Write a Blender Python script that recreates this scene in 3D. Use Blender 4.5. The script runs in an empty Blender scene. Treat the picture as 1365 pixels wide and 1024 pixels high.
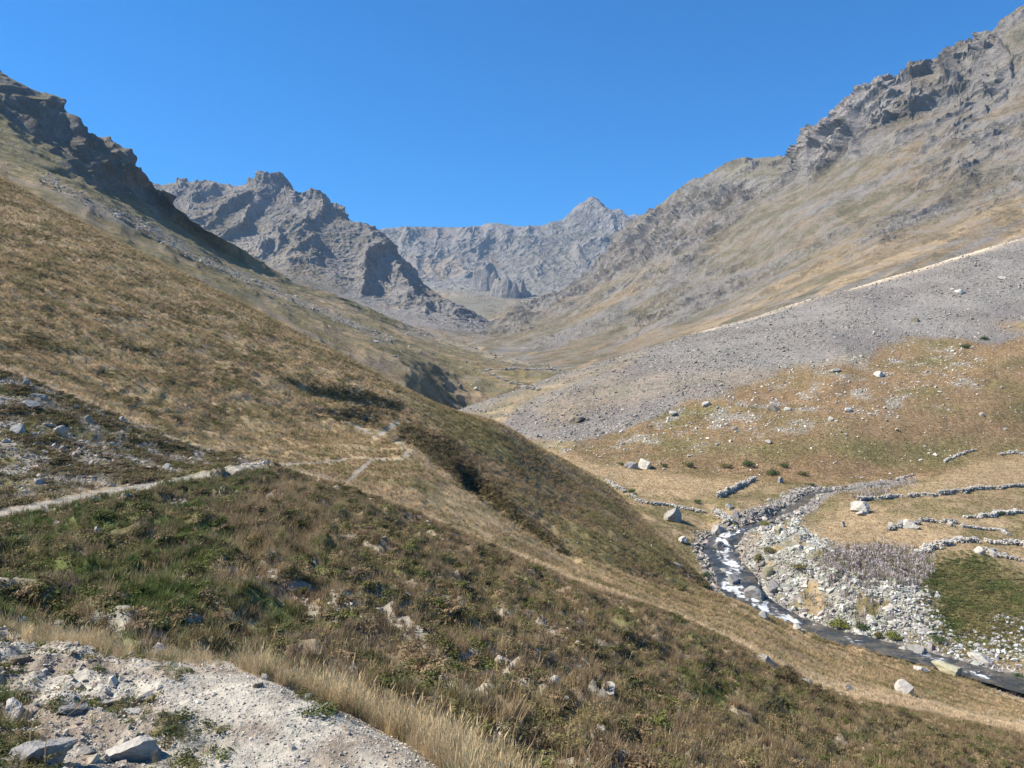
import bpy, bmesh, math, random
import numpy as np
from mathutils import Vector, Euler
random.seed(7); rng = np.random.default_rng(11)
S = bpy.context.scene; COL = S.collection
R = math.radians

# ------------------------------------------------------------ camera, sky, sun, exposure
FPX, CX, CY, EYE = 1031.0, 682.5, 512.0, 1.7      # focal length / centre in photo pixels, eye height in m
cam = bpy.data.cameras.new('camera'); camo = bpy.data.objects.new('camera', cam); COL.objects.link(camo)
camo.location = (0, 0, EYE); camo.rotation_euler = (R(90), 0, 0)
cam.sensor_width = 36; cam.lens = 36 * FPX / 1365; cam.clip_start = .05; cam.clip_end = 40000
S.camera = camo
SUN_AZ, SUN_EL = -91.0, 47.0                        # azimuth from the view direction (minus = left), elevation
W = bpy.data.worlds.new('World'); S.world = W; W.use_nodes = True
nt = W.node_tree; bg = nt.nodes['Background']
sky = nt.nodes.new('ShaderNodeTexSky'); sky.sky_type = 'NISHITA'; sky.sun_disc = False
sky.sun_elevation = R(SUN_EL); sky.sun_rotation = R(SUN_AZ)
sky.altitude = 2600; sky.air_density = 1.0; sky.dust_density = 0.25; sky.ozone_density = 4.6
hs = nt.nodes.new('ShaderNodeHueSaturation'); hs.inputs['Saturation'].default_value = 1.58
nt.links.new(sky.outputs[0], hs.inputs['Color']); nt.links.new(hs.outputs[0], bg.inputs[0]); bg.inputs[1].default_value = .103
sl = bpy.data.lights.new('sun', 'SUN'); sl.energy = 5.0; sl.angle = R(.5); sl.color = (1, .93, .82)
so = bpy.data.objects.new('sun', sl); COL.objects.link(so)
sd = Vector((math.sin(R(SUN_AZ)) * math.cos(R(SUN_EL)), math.cos(R(SUN_AZ)) * math.cos(R(SUN_EL)), math.sin(R(SUN_EL))))
so.rotation_euler = sd.to_track_quat('Z', 'Y').to_euler()
vs = S.view_settings; vs.view_transform = 'Standard'; vs.look = 'None'; vs.gamma = 1; vs.exposure = 1.0; vs.use_curve_mapping = False
S.render.engine = 'CYCLES'
S.cycles.volume_bounces = 0

# ------------------------------------------------------------ numpy noise
_p = rng.permutation(256); PERM = np.concatenate([_p, _p]).astype(np.int64)
GR = rng.normal(size=(256, 3)); GR /= np.linalg.norm(GR, axis=1)[:, None]; GR = GR.astype(np.float32)
def perlin(p):
    sh = p.shape[:-1]; p = p.reshape(-1, 3)
    i = np.floor(p).astype(np.int64); f = (p - i).astype(np.float32); i &= 255
    w = f * f * f * (f * (f * 6 - 15) + 10); out = 0
    for dx in (0, 1):
        wx = w[:, 0] if dx else 1 - w[:, 0]; hx = PERM[(i[:, 0] + dx) & 255]
        for dy in (0, 1):
            wy = w[:, 1] if dy else 1 - w[:, 1]; hy = PERM[hx + ((i[:, 1] + dy) & 255)]
            for dz in (0, 1):
                wz = w[:, 2] if dz else 1 - w[:, 2]; g = GR[PERM[hy + ((i[:, 2] + dz) & 255)]]
                out = out + wx * wy * wz * (g[:, 0] * (f[:, 0] - dx) + g[:, 1] * (f[:, 1] - dy) + g[:, 2] * (f[:, 2] - dz))
    return (out * 1.5).reshape(sh)
def fbm(p, o=4, g=.5):
    s = 0; a = 1; t = 0
    for k in range(o): s = s + a * perlin(p + 17.3 * k); t += a; a *= g; p = p * 2.03
    return s / t
def ridged(p, o=5, g=.5):
    s = 0; a = 1; t = 0; w = 1
    for k in range(o):
        n = 1 - np.abs(perlin(p + 9.1 * k)) * 1.6; n = n * n * w; w = np.clip(n * 1.6, 0, 1)
        s = s + a * n; t += a; a *= g; p = p * 2.07
    return s / t * 2 - 1
def sst(a, b, x):
    t = np.clip((x - a) / (b - a), 0, 1); return t * t * (3 - 2 * t)
def V3(*a): return np.array(a, float)

# ------------------------------------------------------------ lofted terrain sheets
def pchip(x, y, q):
    """monotone cubic through (x, y) at q; y may be (n,) or (n, m) with q (k,)"""
    x = np.asarray(x, float); y = np.asarray(y, float)
    if y.ndim == 1: y = y[:, None]; one = True
    else: one = False
    h = np.diff(x)[:, None]; d = np.diff(y, axis=0) / h
    m = np.zeros_like(y)
    if len(x) > 2:
        w1 = 2 * h[1:] + h[:-1]; w2 = h[1:] + 2 * h[:-1]
        with np.errstate(all='ignore'):
            mm = (w1 + w2) / (w1 / d[:-1] + w2 / d[1:])
        m[1:-1] = np.where(d[:-1] * d[1:] > 0, np.nan_to_num(mm), 0)
    m[0] = d[0]; m[-1] = d[-1]
    k = np.clip(np.searchsorted(x, q) - 1, 0, len(x) - 2)
    t = ((q - x[k]) / (x[k + 1] - x[k]))[:, None]; H = h[k]
    r = (2 * t**3 - 3 * t**2 + 1) * y[k] + (t**3 - 2 * t**2 + t) * H * m[k] + (-2 * t**3 + 3 * t**2) * y[k + 1] + (t**3 - t**2) * H * m[k + 1]
    return r[:, 0] if one else r
def unproj(u, v, d): return np.stack([(u - CX) / FPX * d, d, EYE - (v - CY) / FPX * d], -1)
def project(P): return CX + FPX * P[..., 0] / P[..., 1], CY - FPX * (P[..., 2] - EYE) / P[..., 1]
def crag(P, px): return (ridged(P * (FPX / 9 / np.median(P[..., 1])), 3, .7) * px + ridged(P * (FPX / 26 / np.median(P[..., 1])) + 5, 3, .7) * px * 1.6) * np.median(P[..., 1]) / FPX + strata(P, px * 2.2)
def strata(P, px):
    m = np.median(P[..., 1]) / FPX; f = (P[..., 2] * .85 + P[..., 0] * .35 + P[..., 1] * .2) / (9 * m) + fbm(P / (60 * m), 3) * 4; f = f - np.floor(f)
    return (f - .5) * px * m * sst(-.3, .3, fbm(P / (30 * m) + 7, 2))
def normals(P):
    n = np.cross(np.gradient(P, axis=1), np.gradient(P, axis=0)); n /= np.linalg.norm(n, axis=-1, keepdims=True) + 1e-9
    return n * np.where(n[..., 2:3] < 0, -1, 1)
def loft(u0, u1, du, lines, rows):
    us = np.arange(u0, u1 + du, du, float)      # fine in the picture, coarse beyond its sides
    if u0 <= -200: us = np.concatenate([np.arange(-1500, u0, 14.), us])
    if u1 >= 1500: us = np.concatenate([us, np.arange(us[-1] + 14, 2900, 14.)])
    us = us; vv = []; ss = []
    for L in lines:
        L = np.array(L, float); q = np.clip(us, L[0, 0], L[-1, 0])
        vv.append(pchip(L[:, 0], L[:, 1], q)); ss.append(pchip(L[:, 0], np.log(L[:, 2]), q))
    ker = np.ones(17) / 17; ss = [np.convolve(np.pad(x, 8, mode='edge'), ker, 'valid') for x in ss]
    t = np.concatenate([np.linspace(k, k + 1, n, endpoint=False) for k, n in enumerate(rows)] + [[len(lines) - 1.]])
    kk = np.arange(len(lines)); V = pchip(kk, np.array(vv), t); D = np.exp(pchip(kk, np.array(ss), t))
    P = unproj(np.broadcast_to(us, V.shape), V, D)
    return P, np.broadcast_to(t[:, None], V.shape)

def inpoly(u, v, poly, soft=0.):
    """1 inside the polygon; with soft, a ramp of that many units about its edge"""
    c = np.zeros(u.shape, bool); dm = np.full(u.shape, 1e9); n = len(poly)
    for i in range(n):
        x1, y1 = poly[i]; x2, y2 = poly[(i + 1) % n]
        if y1 != y2: c ^= ((y1 > v) != (y2 > v)) & (u < (x2 - x1) * (v - y1) / (y2 - y1) + x1)
        if soft:
            l2 = (x2 - x1)**2 + (y2 - y1)**2; t = np.clip(((u - x1) * (x2 - x1) + (v - y1) * (y2 - y1)) / l2, 0, 1)
            dm = np.minimum(dm, np.hypot(u - x1 - t * (x2 - x1), v - y1 - t * (y2 - y1)))
    if not soft: return c.astype(float)
    return sst(-soft, soft, np.where(c, dm, -dm))
def linedist(u, v, pl):
    dm = np.full(u.shape, 1e9); tt = np.zeros(u.shape)
    for i in range(len(pl) - 1):
        x1, y1 = pl[i][:2]; x2, y2 = pl[i + 1][:2]
        l2 = (x2 - x1)**2 + (y2 - y1)**2; t = np.clip(((u - x1) * (x2 - x1) + (v - y1) * (y2 - y1)) / l2, 0, 1)
        d = np.hypot(u - x1 - t * (x2 - x1), v - y1 - t * (y2 - y1)); tt = np.where(d < dm, i + t, tt); dm = np.minimum(d, dm)
    return dm, tt

def grid_obj(name, P, C, mat, sel=None, kind='structure', smooth=True):
    r, c = P.shape[:2]; ids = np.arange(r * c).reshape(r, c)
    q = np.stack([ids[:-1, :-1], ids[:-1, 1:], ids[1:, 1:], ids[1:, :-1]], -1).reshape(-1, 4)
    if sel is not None:
        q = q[sel[:-1, :-1].reshape(-1)]
    used, inv = np.unique(q, return_inverse=True); q = inv.reshape(-1, 4)
    vs_ = P.reshape(-1, 3)[used]; cs = C.reshape(-1, 3)[used]
    me = bpy.data.meshes.new(name)
    me.vertices.add(len(vs_)); me.vertices.foreach_set('co', vs_.astype(np.float32).ravel())
    me.loops.add(len(q) * 4); me.loops.foreach_set('vertex_index', q.astype(np.int32).ravel())
    me.polygons.add(len(q)); me.polygons.foreach_set('loop_start', np.arange(0, len(q) * 4, 4, dtype=np.int32))
    me.polygons.foreach_set('use_smooth', np.full(len(q), smooth))
    me.update(calc_edges=True)
    a = me.attributes.new('albedo', 'FLOAT_COLOR', 'POINT')
    a.data.foreach_set('color', np.concatenate([cs, np.ones((len(cs), 1))], 1).astype(np.float32).ravel())
    o = bpy.data.objects.new(name, me); COL.objects.link(o); me.materials.append(mat); o['kind'] = kind
    return o

# ------------------------------------------------------------ materials
def new_mat(name, rough=.9, spec=.2):
    m = bpy.data.materials.new(name); m.use_nodes = True; b = m.node_tree.nodes['Principled BSDF']
    b.inputs['Roughness'].default_value = rough; b.inputs['Specular IOR Level'].default_value = spec
    return m, m.node_tree, b
def nnode(t, typ, **k):
    n = t.nodes.new(typ)
    for a, b in k.items(): setattr(n, a, b)
    return n
def noise_n(t, vec, scale, detail=4, rough=.6):
    n = nnode(t, 'ShaderNodeTexNoise'); n.inputs['Scale'].default_value = scale; n.inputs['Detail'].default_value = detail
    n.inputs['Roughness'].default_value = rough; t.links.new(vec, n.inputs['Vector']); return n.outputs['Fac']
def maprange(t, x, a, b, c, d):
    n = nnode(t, 'ShaderNodeMapRange'); t.links.new(x, n.inputs[0])
    for i, q in enumerate((a, b, c, d)): n.inputs[i + 1].default_value = q
    return n.outputs[0]
def mix_n(t, fac, a, b, mode='MIX'):
    n = nnode(t, 'ShaderNodeMix', data_type='RGBA', blend_type=mode)
    for sck, x in ((n.inputs[0], fac), (n.inputs[6], a), (n.inputs[7], b)):
        if isinstance(x, (int, float)): sck.default_value = x
        elif isinstance(x, tuple): sck.default_value = (*x, 1)
        else: t.links.new(x, sck)
    return n.outputs[2]
def terrain_mat(name, s, bump=.6, var=.35, rock=0.):
    """albedo attribute times fine procedural grain; s = size in metres of the coarse grain"""
    m, t, b = new_mat(name, .95, .12)
    pos = nnode(t, 'ShaderNodeNewGeometry').outputs['Position']
    at = nnode(t, 'ShaderNodeAttribute', attribute_name='albedo').outputs['Color']
    n1 = noise_n(t, pos, 1 / s, 6, .65); n2 = noise_n(t, pos, 5 / s, 5, .7)
    f = maprange(t, n1, .3, .7, 1 - var, 1 + var); g = maprange(t, n2, .3, .7, 1 - var, 1 + var)
    mm = nnode(t, 'ShaderNodeMath', operation='MULTIPLY'); t.links.new(f, mm.inputs[0]); t.links.new(g, mm.inputs[1])
    sc = nnode(t, 'ShaderNodeVectorMath', operation='SCALE'); t.links.new(at, sc.inputs[0]); t.links.new(mm.outputs[0], sc.inputs[3])
    t.links.new(sc.outputs[0], b.inputs['Base Color'])
    if rock:
        n3 = noise_n(t, pos, 2.2 / s, 8, .75); n4 = noise_n(t, pos, .35 / s, 4, .6)
        k = nnode(t, 'ShaderNodeMath', operation='ADD'); t.links.new(n3, k.inputs[0]); t.links.new(n4, k.inputs[1])
        c = mix_n(t, maprange(t, k.outputs[0], 1.05, 1.10, 0, rock), sc.outputs[0], (.21, .192, .17))
        c = mix_n(t, maprange(t, k.outputs[0], .94, .89, 0, rock), c, (.09, .078, .05)); t.links.new(c, b.inputs['Base Color'])
    bp = nnode(t, 'ShaderNodeBump'); bp.inputs['Strength'].default_value = bump; bp.inputs['Distance'].default_value = s * .5
    t.links.new(n1, bp.inputs['Height'])
    bp2 = nnode(t, 'ShaderNodeBump'); bp2.inputs['Strength'].default_value = bump; bp2.inputs['Distance'].default_value = s * .12
    t.links.new(n2, bp2.inputs['Height']); t.links.new(bp.outputs[0], bp2.inputs['Normal']); t.links.new(bp2.outputs[0], b.inputs['Normal'])
    return m
M_near = terrain_mat('turf and soil', .35, .5, .3)
M_valley = terrain_mat('valley pasture', 1.6, .6, .3)
M_spur = terrain_mat('spur ground', 5, .9, .25, .45)
M_mount = terrain_mat('mountain ground', 10, 1., .25, .65)
M_far = terrain_mat('far mountain ground', 18, 1., .22, .7)

# albedos
TAN = V3(.345, .255, .15); BROWN = V3(.215, .155, .088); OLIVE = V3(.15, .13, .055); GREEN = V3(.08, .095, .030)
GREY = V3(.245, .222, .195); DARKR = V3(.10, .095, .095); GRAVEL = V3(.36, .33, .27); SCREE = V3(.212, .197, .178); RUST = V3(.20, .135, .09)
SOIL = V3(.17, .13, .095)
def mixc(a, b, f): return a + (b - a) * f[..., None]
def full(c, P): return np.broadcast_to(c, P.shape).copy()

# ============================================================ NEAR HILLSIDE (patch 1)
NL = [
 [(-300,2460,.9),(1650,2460,.9)],
 [(-300,1130,2.2),(0,1060,2.8),(170,1055,3.1),(340,1050,3.25),(480,1050,3.3),(640,1085,3.1),(800,1180,2.7),(960,1300,2.4),(1100,1400,2.2),(1365,1550,2.0),(1650,1700,1.8)],
 [(-300,800,8.5),(0,838,6.5),(90,858,6.0),(200,880,5.3),(290,881,5.2),(400,925,4.5),(520,985,4.0),(640,1060,3.4),(800,1190,2.9),(960,1310,2.6),(1100,1410,2.4),(1365,1560,2.2),(1650,1700,2.0)],
 [(-300,830,12),(0,850,11),(200,880,10.5),(340,905,10),(480,940,9.5),(640,985,9),(800,1040,9),(960,1100,9.5),(1100,1150,10),(1365,1230,11),(1650,1300,12)],
 [(-300,770,16),(0,765,17),(170,760,18),(340,760,19),(480,780,20),(640,840,20),(800,900,21),(960,960,22),(1100,1010,23.5),(1250,1050,26),(1365,1075,28),(1650,1130,32)],
 [(-300,730,21),(0,685,25),(170,650,31),(340,620,40),(400,633,41),(480,657,41),(640,722,40),(740,768,38.5),(800,792,38),(870,812,39),(960,853,40),(1040,893,41),(1100,922,41),(1250,958,44),(1365,985,46),(1650,1050,52)],
 [(-300,590,31),(0,590,33),(170,605,37),(300,618,41.5),(340,617,42),(400,628,45),(480,650,46),(640,714,46),(800,784,45),(960,840,49),(1100,905,52),(1250,935,58),(1365,955,62),(1650,1000,70)],
 [(-300,430,44),(0,493,42),(100,530,43),(170,560,44),(250,590,46),(340,612,48),(440,620,55),(530,615,66),(600,652,62),(680,702,58),(745,742,57),(800,770,56),(870,795,58),(960,825,66),(1100,875,72),(1250,910,76),(1365,938,76),(1650,980,82)],
 [(-300,330,64),(0,440,58),(170,520,58),(340,585,62),(440,590,72),(530,583,84),(600,622,77),(680,680,70),(745,728,67),(800,758,68),(870,785,72),(960,810,85),(1100,862,88),(1250,895,84),(1365,931,79.5),(1650,985,84)],
 [(-300,230,95),(0,380,75),(170,470,75),(340,545,80),(440,570,86),(530,588,92),(600,640,85),(680,702,78),(745,742,75),(800,756,78),(870,780,83),(960,797,99),(1100,856,92),(1250,893,85.5),(1365,929,80.5),(1650,1000,85)],
 [(-300,130,150),(0,320,110),(170,400,105),(340,480,105),(440,530,102),(530,562,106),(600,585,110),(680,640,105),(745,690,100),(800,717,98),(870,752,99),(930,782,105),(980,812,108),(1100,872,95),(1250,908,88),(1365,942,82),(1650,1040,87)],
 [(-300,60,200),(0,235,165),(150,318,150),(310,398,145),(440,465,138),(520,508,134),(600,545,132),(660,562,132),(720,597,138),(760,618,144),(800,640,150),(850,684,140),(900,735,119),(930,765,113),(980,822,110),(1100,900,105),(1365,980,90),(1650,1080,90)],
 [(-300,120,240),(0,280,220),(150,350,210),(310,430,205),(440,500,200),(600,585,190),(720,650,172),(800,690,172),(850,735,160),(900,785,135),(960,880,125),(1100,920,115),(1365,1000,95),(1650,1100,95)],
]
# rows                0-1 1-2 2-3 3-4 4-5 5-6 6-7 7-8 8-9 9-10 10-11 11-12
NROW = [6, 70, 16, 44, 70, 24, 44, 36, 16, 46, 46, 8]
P, T = loft(-300, 1640, 3.0, NL, NROW)
STREAM = [(1190,648,186),(1110,654,176),(1085,658,172),(1040,690,146),(1000,706,136),(968,718,132),(962,738,126),(978,765,117),(990,790,109),(1020,813,104),(1060,833,100),(1110,848,95.5),(1160,860,93),(1210,873,90),(1270,889,87),(1330,906,84),(1400,926,80.5),(1500,955,76),(1640,990,71)]
SP = np.array([unproj(*map(float, s)) for s in STREAM]); SP[:, 2] = np.minimum.accumulate(SP[:, 2])
def carve(P, deep=.45):
    dist, tt = linedist(P[..., 0], P[..., 1], [tuple(p[:2]) for p in SP])
    zs = np.interp(tt, np.arange(len(SP)), SP[:, 2]); n = fbm(P * .35, 2) * .9
    hw = np.interp(tt, [0, 2, 4, 6, 10, 12, 20], [.35, .45, .7, .9, .9, .72, .72]); w = sst(1.3, 5.6, (dist + n) / hw); P[..., 2] = P[..., 2] * w + (zs - deep) * (1 - w)
    return dist
def dscale(P, k): return P[..., 1] * k
N = normals(P); U, V = project(P); D = P[..., 1]
tread = 1 - np.exp(-((T - 5.0) / .12)**2) * sst(400, 350, U)
tread = 1 - .9 * np.exp(-((T - 5.0) / .13)**2) * sst(400, 350, U)
near_tr = sst(2.35, 1.9, T)                              # footpath foreground
sA = sst(2.6, 3.2, T) * sst(5.02, 4.9, T)                # shrubby slope
amp = np.clip(D * .012, .0, 1.1)
disp = fbm(P * .07, 3) * amp * 1.2 * (1 - near_tr)
disp += sA * (ridged(P * V3(.35, .5, .9) + 3, 3) * .38 + fbm(P * 1.4, 3) * .2)
# terracettes (cattle steps) that follow the contours
ph = P[..., 2] * 1.0 + fbm(P * .12, 3) * 2.2 + P[..., 0] * .02
terr = np.abs(((ph * 1.15) % 1.) - .35); disp += (sA * sst(600, 350, U) * .75 + .1 * (1 - near_tr) * (T > 5) + .35 * sst(7.1, 7.6, T)) * (.35 - terr)
disp += sst(5.8, 6.4, T) * sst(7.1, 6.8, T) * sst(420, 300, U) * fbm(P * .8, 4) * .32      # rocky bank
disp += sst(6.8, 7.2, T) * (fbm(P * V3(.30, .2, .5) + 7, 4) * .30 + fbm(P * 1.1, 3) * .12) * np.clip(D / 80, .5, 1.4)
disp += near_tr * (fbm(P * 2.2, 3) * .035 + fbm(P * 9, 2) * .008 + sst(330, 60, U) * fbm(P * 3.3 + 5, 4) * .16)
disp *= tread * (1 - .85 * np.exp(-((T - 11) / .6)**2)) * (1 - .6 * np.exp(-((T - 5.1) / .3)**2) * sst(340, 420, U))
P = P + N * disp[..., None] * V3(.3, .3, 1)
# rim gully (dark cleft) beside the spur crest and the hollow with its shadow behind it
U, V = project(P)
def onground(pts):
    o = []
    for u, v in pts:
        m = np.hypot(U - u, V - v); k = np.argmin(m + (T < 4.9) * 50); o.append(tuple(P.reshape(-1, 3)[k][:2]))
    return o
for pts, dep, wid, ex in (([(528,586),(560,600),(600,628),(650,664),(700,702),(748,737)], (2.6, 5.4, 6.6, 6.4, 4.8, .6), 4.4, 0), ([(612,640),(650,664),(690,694),(745,733)], (.3, 1.5, 1.6, .4), 1.5, -2.2),
                     ([(398,516),(440,528),(480,532),(530,545)], (.6, 1.8, 1.8, .6), 3, 0), ([(432,548),(470,556),(505,560)], (.8, 1.5, .5), 2.2, 0), ([(1040,890),(1080,915),(1130,952)], (1.2, 2.6, .8), 1.9, .8), ([(0,252),(90,300),(160,345)], (.5, 1.2, .4), 2, 0)):
    g = onground(pts); g = [(x + ex * .3, y - ex) for x, y in g] if ex < 0 else [(x + ex * .7, y + ex * .7) for x, y in g]
    if dep[1] > 4: g = [(x + 1.6, y + 2.6) for x, y in g]
    dd, tt = linedist(P[..., 0] + fbm(P * .3, 2) * .8, P[..., 1] + fbm(P * .3 + 9, 2) * .8, g); P[..., 2] -= np.interp(tt, range(len(dep)), dep) * sst(wid, wid * .1, dd)
carve(P, 1.3); N = normals(P); U, V = project(P); D = P[..., 1]
P1, N1, U1, V1_, T1 = P, N, U, V, T
wob = lambda P, s, a: (fbm(P * s + 31, 3) * a, fbm(P * s + 57, 3) * a)
PATH1 = [(-320,762),(-100,712),(0,679),(60,667),(130,655),(200,643),(260,632),(330,617),(356,616),(366,620),(330,629),(270,642),(200,653),(130,665),(60,681),(0,694),(-100,734),(-320,800)]
TRAIL = [(-320,770),(-100,806),(0,832),(60,846),(150,866),(200,877),(290,877),(330,898),(400,928),(480,965),(540,998),(600,1040),(760,1180),(1650,2600),(-2500,2600),(-2500,1400)]
def grass_col(P, s, tan=.4, olive=.4):
    a = fbm(P * s, 5, .6); b = fbm(P * s * 2.7 + 40, 4, .6)
    c = mixc(full(BROWN, P), TAN, sst(.25 - tan, .75 - tan, a + .3)); return mixc(c, OLIVE, sst(.3 - olive, .8 - olive, b + .15) * .85)
wu, wv = wob(P, .5, 1.); k = 6.
trail = inpoly(U + wu * 14, V + wv * 8, TRAIL, 5)
path1 = inpoly(U + wu * 4, V + wv * 1.6, PATH1, 1.3)
small = np.zeros_like(U)
for pl, w_ in (([(466,640),(478,628),(492,617)], 2.6), ([(505,580),(516,572),(529,564)], 3.4), ([(525,590),(536,592),(541,602),(536,613),(526,613)], 1.8), ([(430,547),(455,560),(488,575)], 1.6), ([(362,620),(420,618),(470,612),(515,613)], 1.5), ([(484,574),(498,583),(512,578)], 1.6), ([(541,610),(552,600)], 1.5), ([(366,622),(420,634),(470,648)], 1.3)):
    small = np.maximum(small, sst(w_ + .8, w_ - .8, linedist(U, V, pl)[0]))
C = grass_col(P, .16, .38, .35)
C = mixc(C, TAN, sst(2.1, 2.3, T) * sst(3.2, 2.7, T) * .6)
a = fbm(P * .9, 5, .65)
C = mixc(C, mixc(full(SOIL, P), OLIVE * .8, sst(-.2, .3, a)), sA * .8)
C = mixc(C, GREEN * 1.15, sA * sst(.0, .35, fbm(P * .4 + 8, 3) + sst(420, 100, U) * .3))
C = mixc(C, GRAVEL * .9, sA * sst(.12, .32, fbm(P * V3(.25, .5, .8) + 77, 4) + .25 * inpoly(U, V, [(440,830),(640,800),(900,930),(1000,1100),(500,1000)], 60)) * .85)
bank = sst(5.03, 5.2, T) * sst(7.02, 6.9, T) * sst(380, 300, U)
C = mixc(C, mixc(full(GRAVEL * V3(.78, .74, .70), P), OLIVE, sst(-.15, .15, fbm(P * .7, 4))), bank)
crest = np.exp(-((T - 5.3) / .5)**2) * sst(330, 420, U) + 1.3 * np.exp(-((T - 7.04) / .07)**2) * sst(420, 340, U)
C = mixc(C, V3(.42, .33, .215), np.clip(crest * 1.1, 0, .9))
hollow = sst(8.9, 9.3, T) * sst(11, 10.6, T) * sst(520, 600, U)
C = mixc(C, mixc(full(BROWN * .9, P), OLIVE, sst(-.2, .3, fbm(P * .07, 3))), hollow * .85)
trc = mixc(full(GRAVEL, P), SOIL * 1.2, sst(.0, .35, fbm(P * 1.8, 4) + sst(300, 100, U) * .22) * .8)
C = mixc(C, trc, trail); C = mixc(C, GRAVEL * .82, np.maximum(path1, small * .9))
pathsel = (np.maximum(np.maximum(trail, path1), small) > .5)
HOLD_NEAR = (P, C, pathsel)
grid_obj('hillside', P, C, M_near, ~pathsel); grid_obj('footpath', P, C, M_near, pathsel)
patches = [(P, U, V, N, T)]

# ============================================================ VALLEY FLOOR, PASTURE AND SCREE CONE (patch 2)
VL = [
 [(500,716,150),(700,747,130),(850,790,110),(960,856,95),(1100,946,80),(1365,1053,68),(1650,1120,60)],
 [(500,690,165),(700,720,145),(850,742,118),(900,765,113),(960,795,108),(1100,852,95),(1250,889,87),(1365,920,82),(1650,990,72)],
 [(500,670,180),(700,700,155),(850,715,125),(900,742,120),(960,770,116),(1020,795,110),(1100,838,100),(1250,868,92),(1365,895,87),(1650,960,76)],
 [(500,650,190),(700,670,165),(850,680,140),(900,695,137),(960,725,130),(1020,712,126),(1100,745,113),(1200,788,104),(1365,825,98),(1650,870,92)],
 [(500,620,220),(700,630,190),(850,655,160),(900,660,158),(960,660,160),(1020,668,158),(1100,662,165),(1200,655,170),(1365,645,182),(1650,640,195)],
 [(500,610,240),(700,605,222),(800,622,200),(900,635,195),(1000,640,192),(1100,642,190),(1200,632,200),(1365,600,215),(1650,560,235)],
 [(500,600,270),(620,582,280),(700,585,245),(800,590,235),(900,565,240),(1000,548,243),(1200,520,245),(1365,490,252),(1650,430,265)],
 [(500,590,300),(620,562,315),(700,550,300),(800,525,295),(900,495,300),(1100,445,310),(1365,395,325),(1650,330,340)],
 [(500,585,330),(600,552,335),(620,544,340),(680,524,370),(740,502,400),(800,484,410),(900,452,420),(1000,424,425),(1100,394,425),(1200,366,425),(1300,335,425),(1365,317,425),(1650,235,430)],
 [(500,640,380),(620,600,420),(740,540,470),(900,490,500),(1100,430,500),(1365,355,500),(1650,280,500)],
]
P, T = loft(500, 1640, 2.2, VL, [10, 14, 34, 40, 16, 34, 36, 44, 6])
U, V = project(P); D = P[..., 1]; N = normals(P)
bluff = inpoly(U, V, [(990,760),(1020,690),(1060,690),(1120,740),(1250,790),(1250,850),(1150,850),(1020,800)], 15)
disp = fbm(P * .04, 4) * 1.6 * sst(2, 3, T) + fbm(P * .25, 3) * .35 + bluff * fbm(P * .4, 4) * 1.2 + (T > 6) * ridged(P * V3(.02, .02, .02), 3) * 1.5 * sst(8, 7.4, T)
P = P + N * disp[..., None] * V3(.2, .2, 1); sdist = carve(P)
U, V = project(P); N = normals(P)
C = grass_col(P, .05, .35, .42)
wu, wv = wob(P, .06, 1.)
slope_ = inpoly(U, V, [(760,560),(900,520),(1200,440),(1700,420),(1700,640),(1200,640),(1060,650),(860,625),(760,605)], 20)
C = mixc(C, mixc(full(BROWN * V3(1., .92, .9), P), OLIVE, sst(-.1, .4, fbm(P * V3(.03, .03, .1), 4))), slope_ * .8)
meadow = inpoly(U + wu * 10, V + wv * 5, [(660,585),(760,612),(900,632),(1020,640),(1000,655),(940,665),(860,660),(780,630),(640,575)], 6)
C = mixc(C, TAN * 1.05, meadow * .8)
terrace = inpoly(U + wu * 10, V + wv * 6, [(1120,680),(1040,715),(1110,735),(1230,745),(1300,700),(1200,690)], 14)
C = mixc(C, TAN * 1.1, terrace * .8)
rise = inpoly(U + wu * 10, V + wv * 4, [(1130,662),(1230,645),(1300,612),(1700,580),(1700,640),(1200,660)], 6); C = mixc(C, TAN * .95, rise * .7)
greens = inpoly(U + wu * 22, V + wv * 18, [(1220,760),(1300,745),(1380,790),(1700,800),(1700,870),(1300,870),(1240,840)], 18)
C = mixc(C, mixc(full(OLIVE * 1.1, P), GREEN, sst(-.1, .3, fbm(P * .2, 3))), greens * .9)
SCR = [(560,575),(620,540),(740,498),(900,445),(1100,385),(1365,300),(1700,200),(1700,420),(1400,430),(1340,462),(1280,452),(1220,448),(1180,460),(1150,482),(1080,490),(980,515),(880,550),(800,585),(720,590),(650,565)]
scree = inpoly(U + wu * 34, V + wv * 16, SCR, 7)
# grass tongues inside the scree
tong = inpoly(U + wu * 12, V + wv * 8, [(600,560),(700,520),(800,488),(860,470),(830,490),(760,512),(700,540),(660,570)], 8) * .75
tong = np.maximum(tong, inpoly(U + wu * 20, V + wv * 12, [(700,545),(800,505),(900,500),(1100,480),(1180,470),(1080,500),(900,525),(800,545),(740,570)], 12) * .4)
tong = np.maximum(tong, inpoly(U + wu * 14, V + wv * 9, [(1330,430),(1500,405),(1500,440),(1350,440)], 8))
scol = mixc(full(SCREE, P), SCREE * V3(.78, .75, .76), sst(-.2, .3, fbm(P * V3(.02, .02, .05), 4)))
scol = mixc(scol, V3(.22, .22, .15), sst(.15, .4, fbm(P * .03 + 5, 3)) * inpoly(U, V, [(1000,500),(1180,440),(1200,460),(1020,520)], 25))
C = mixc(C, scol, scree * (1 - tong))
rib = np.exp(-((T - 7.93) / .1)**2) * sst(850, 1010, U) * (.35 + .65 * sst(-.1, .2, fbm(P * .02, 3) + .25 * sst(1000, 1150, U))); C = mixc(C, V3(.50, .41, .29), np.clip(rib * 1.3, 0, 1))
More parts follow.
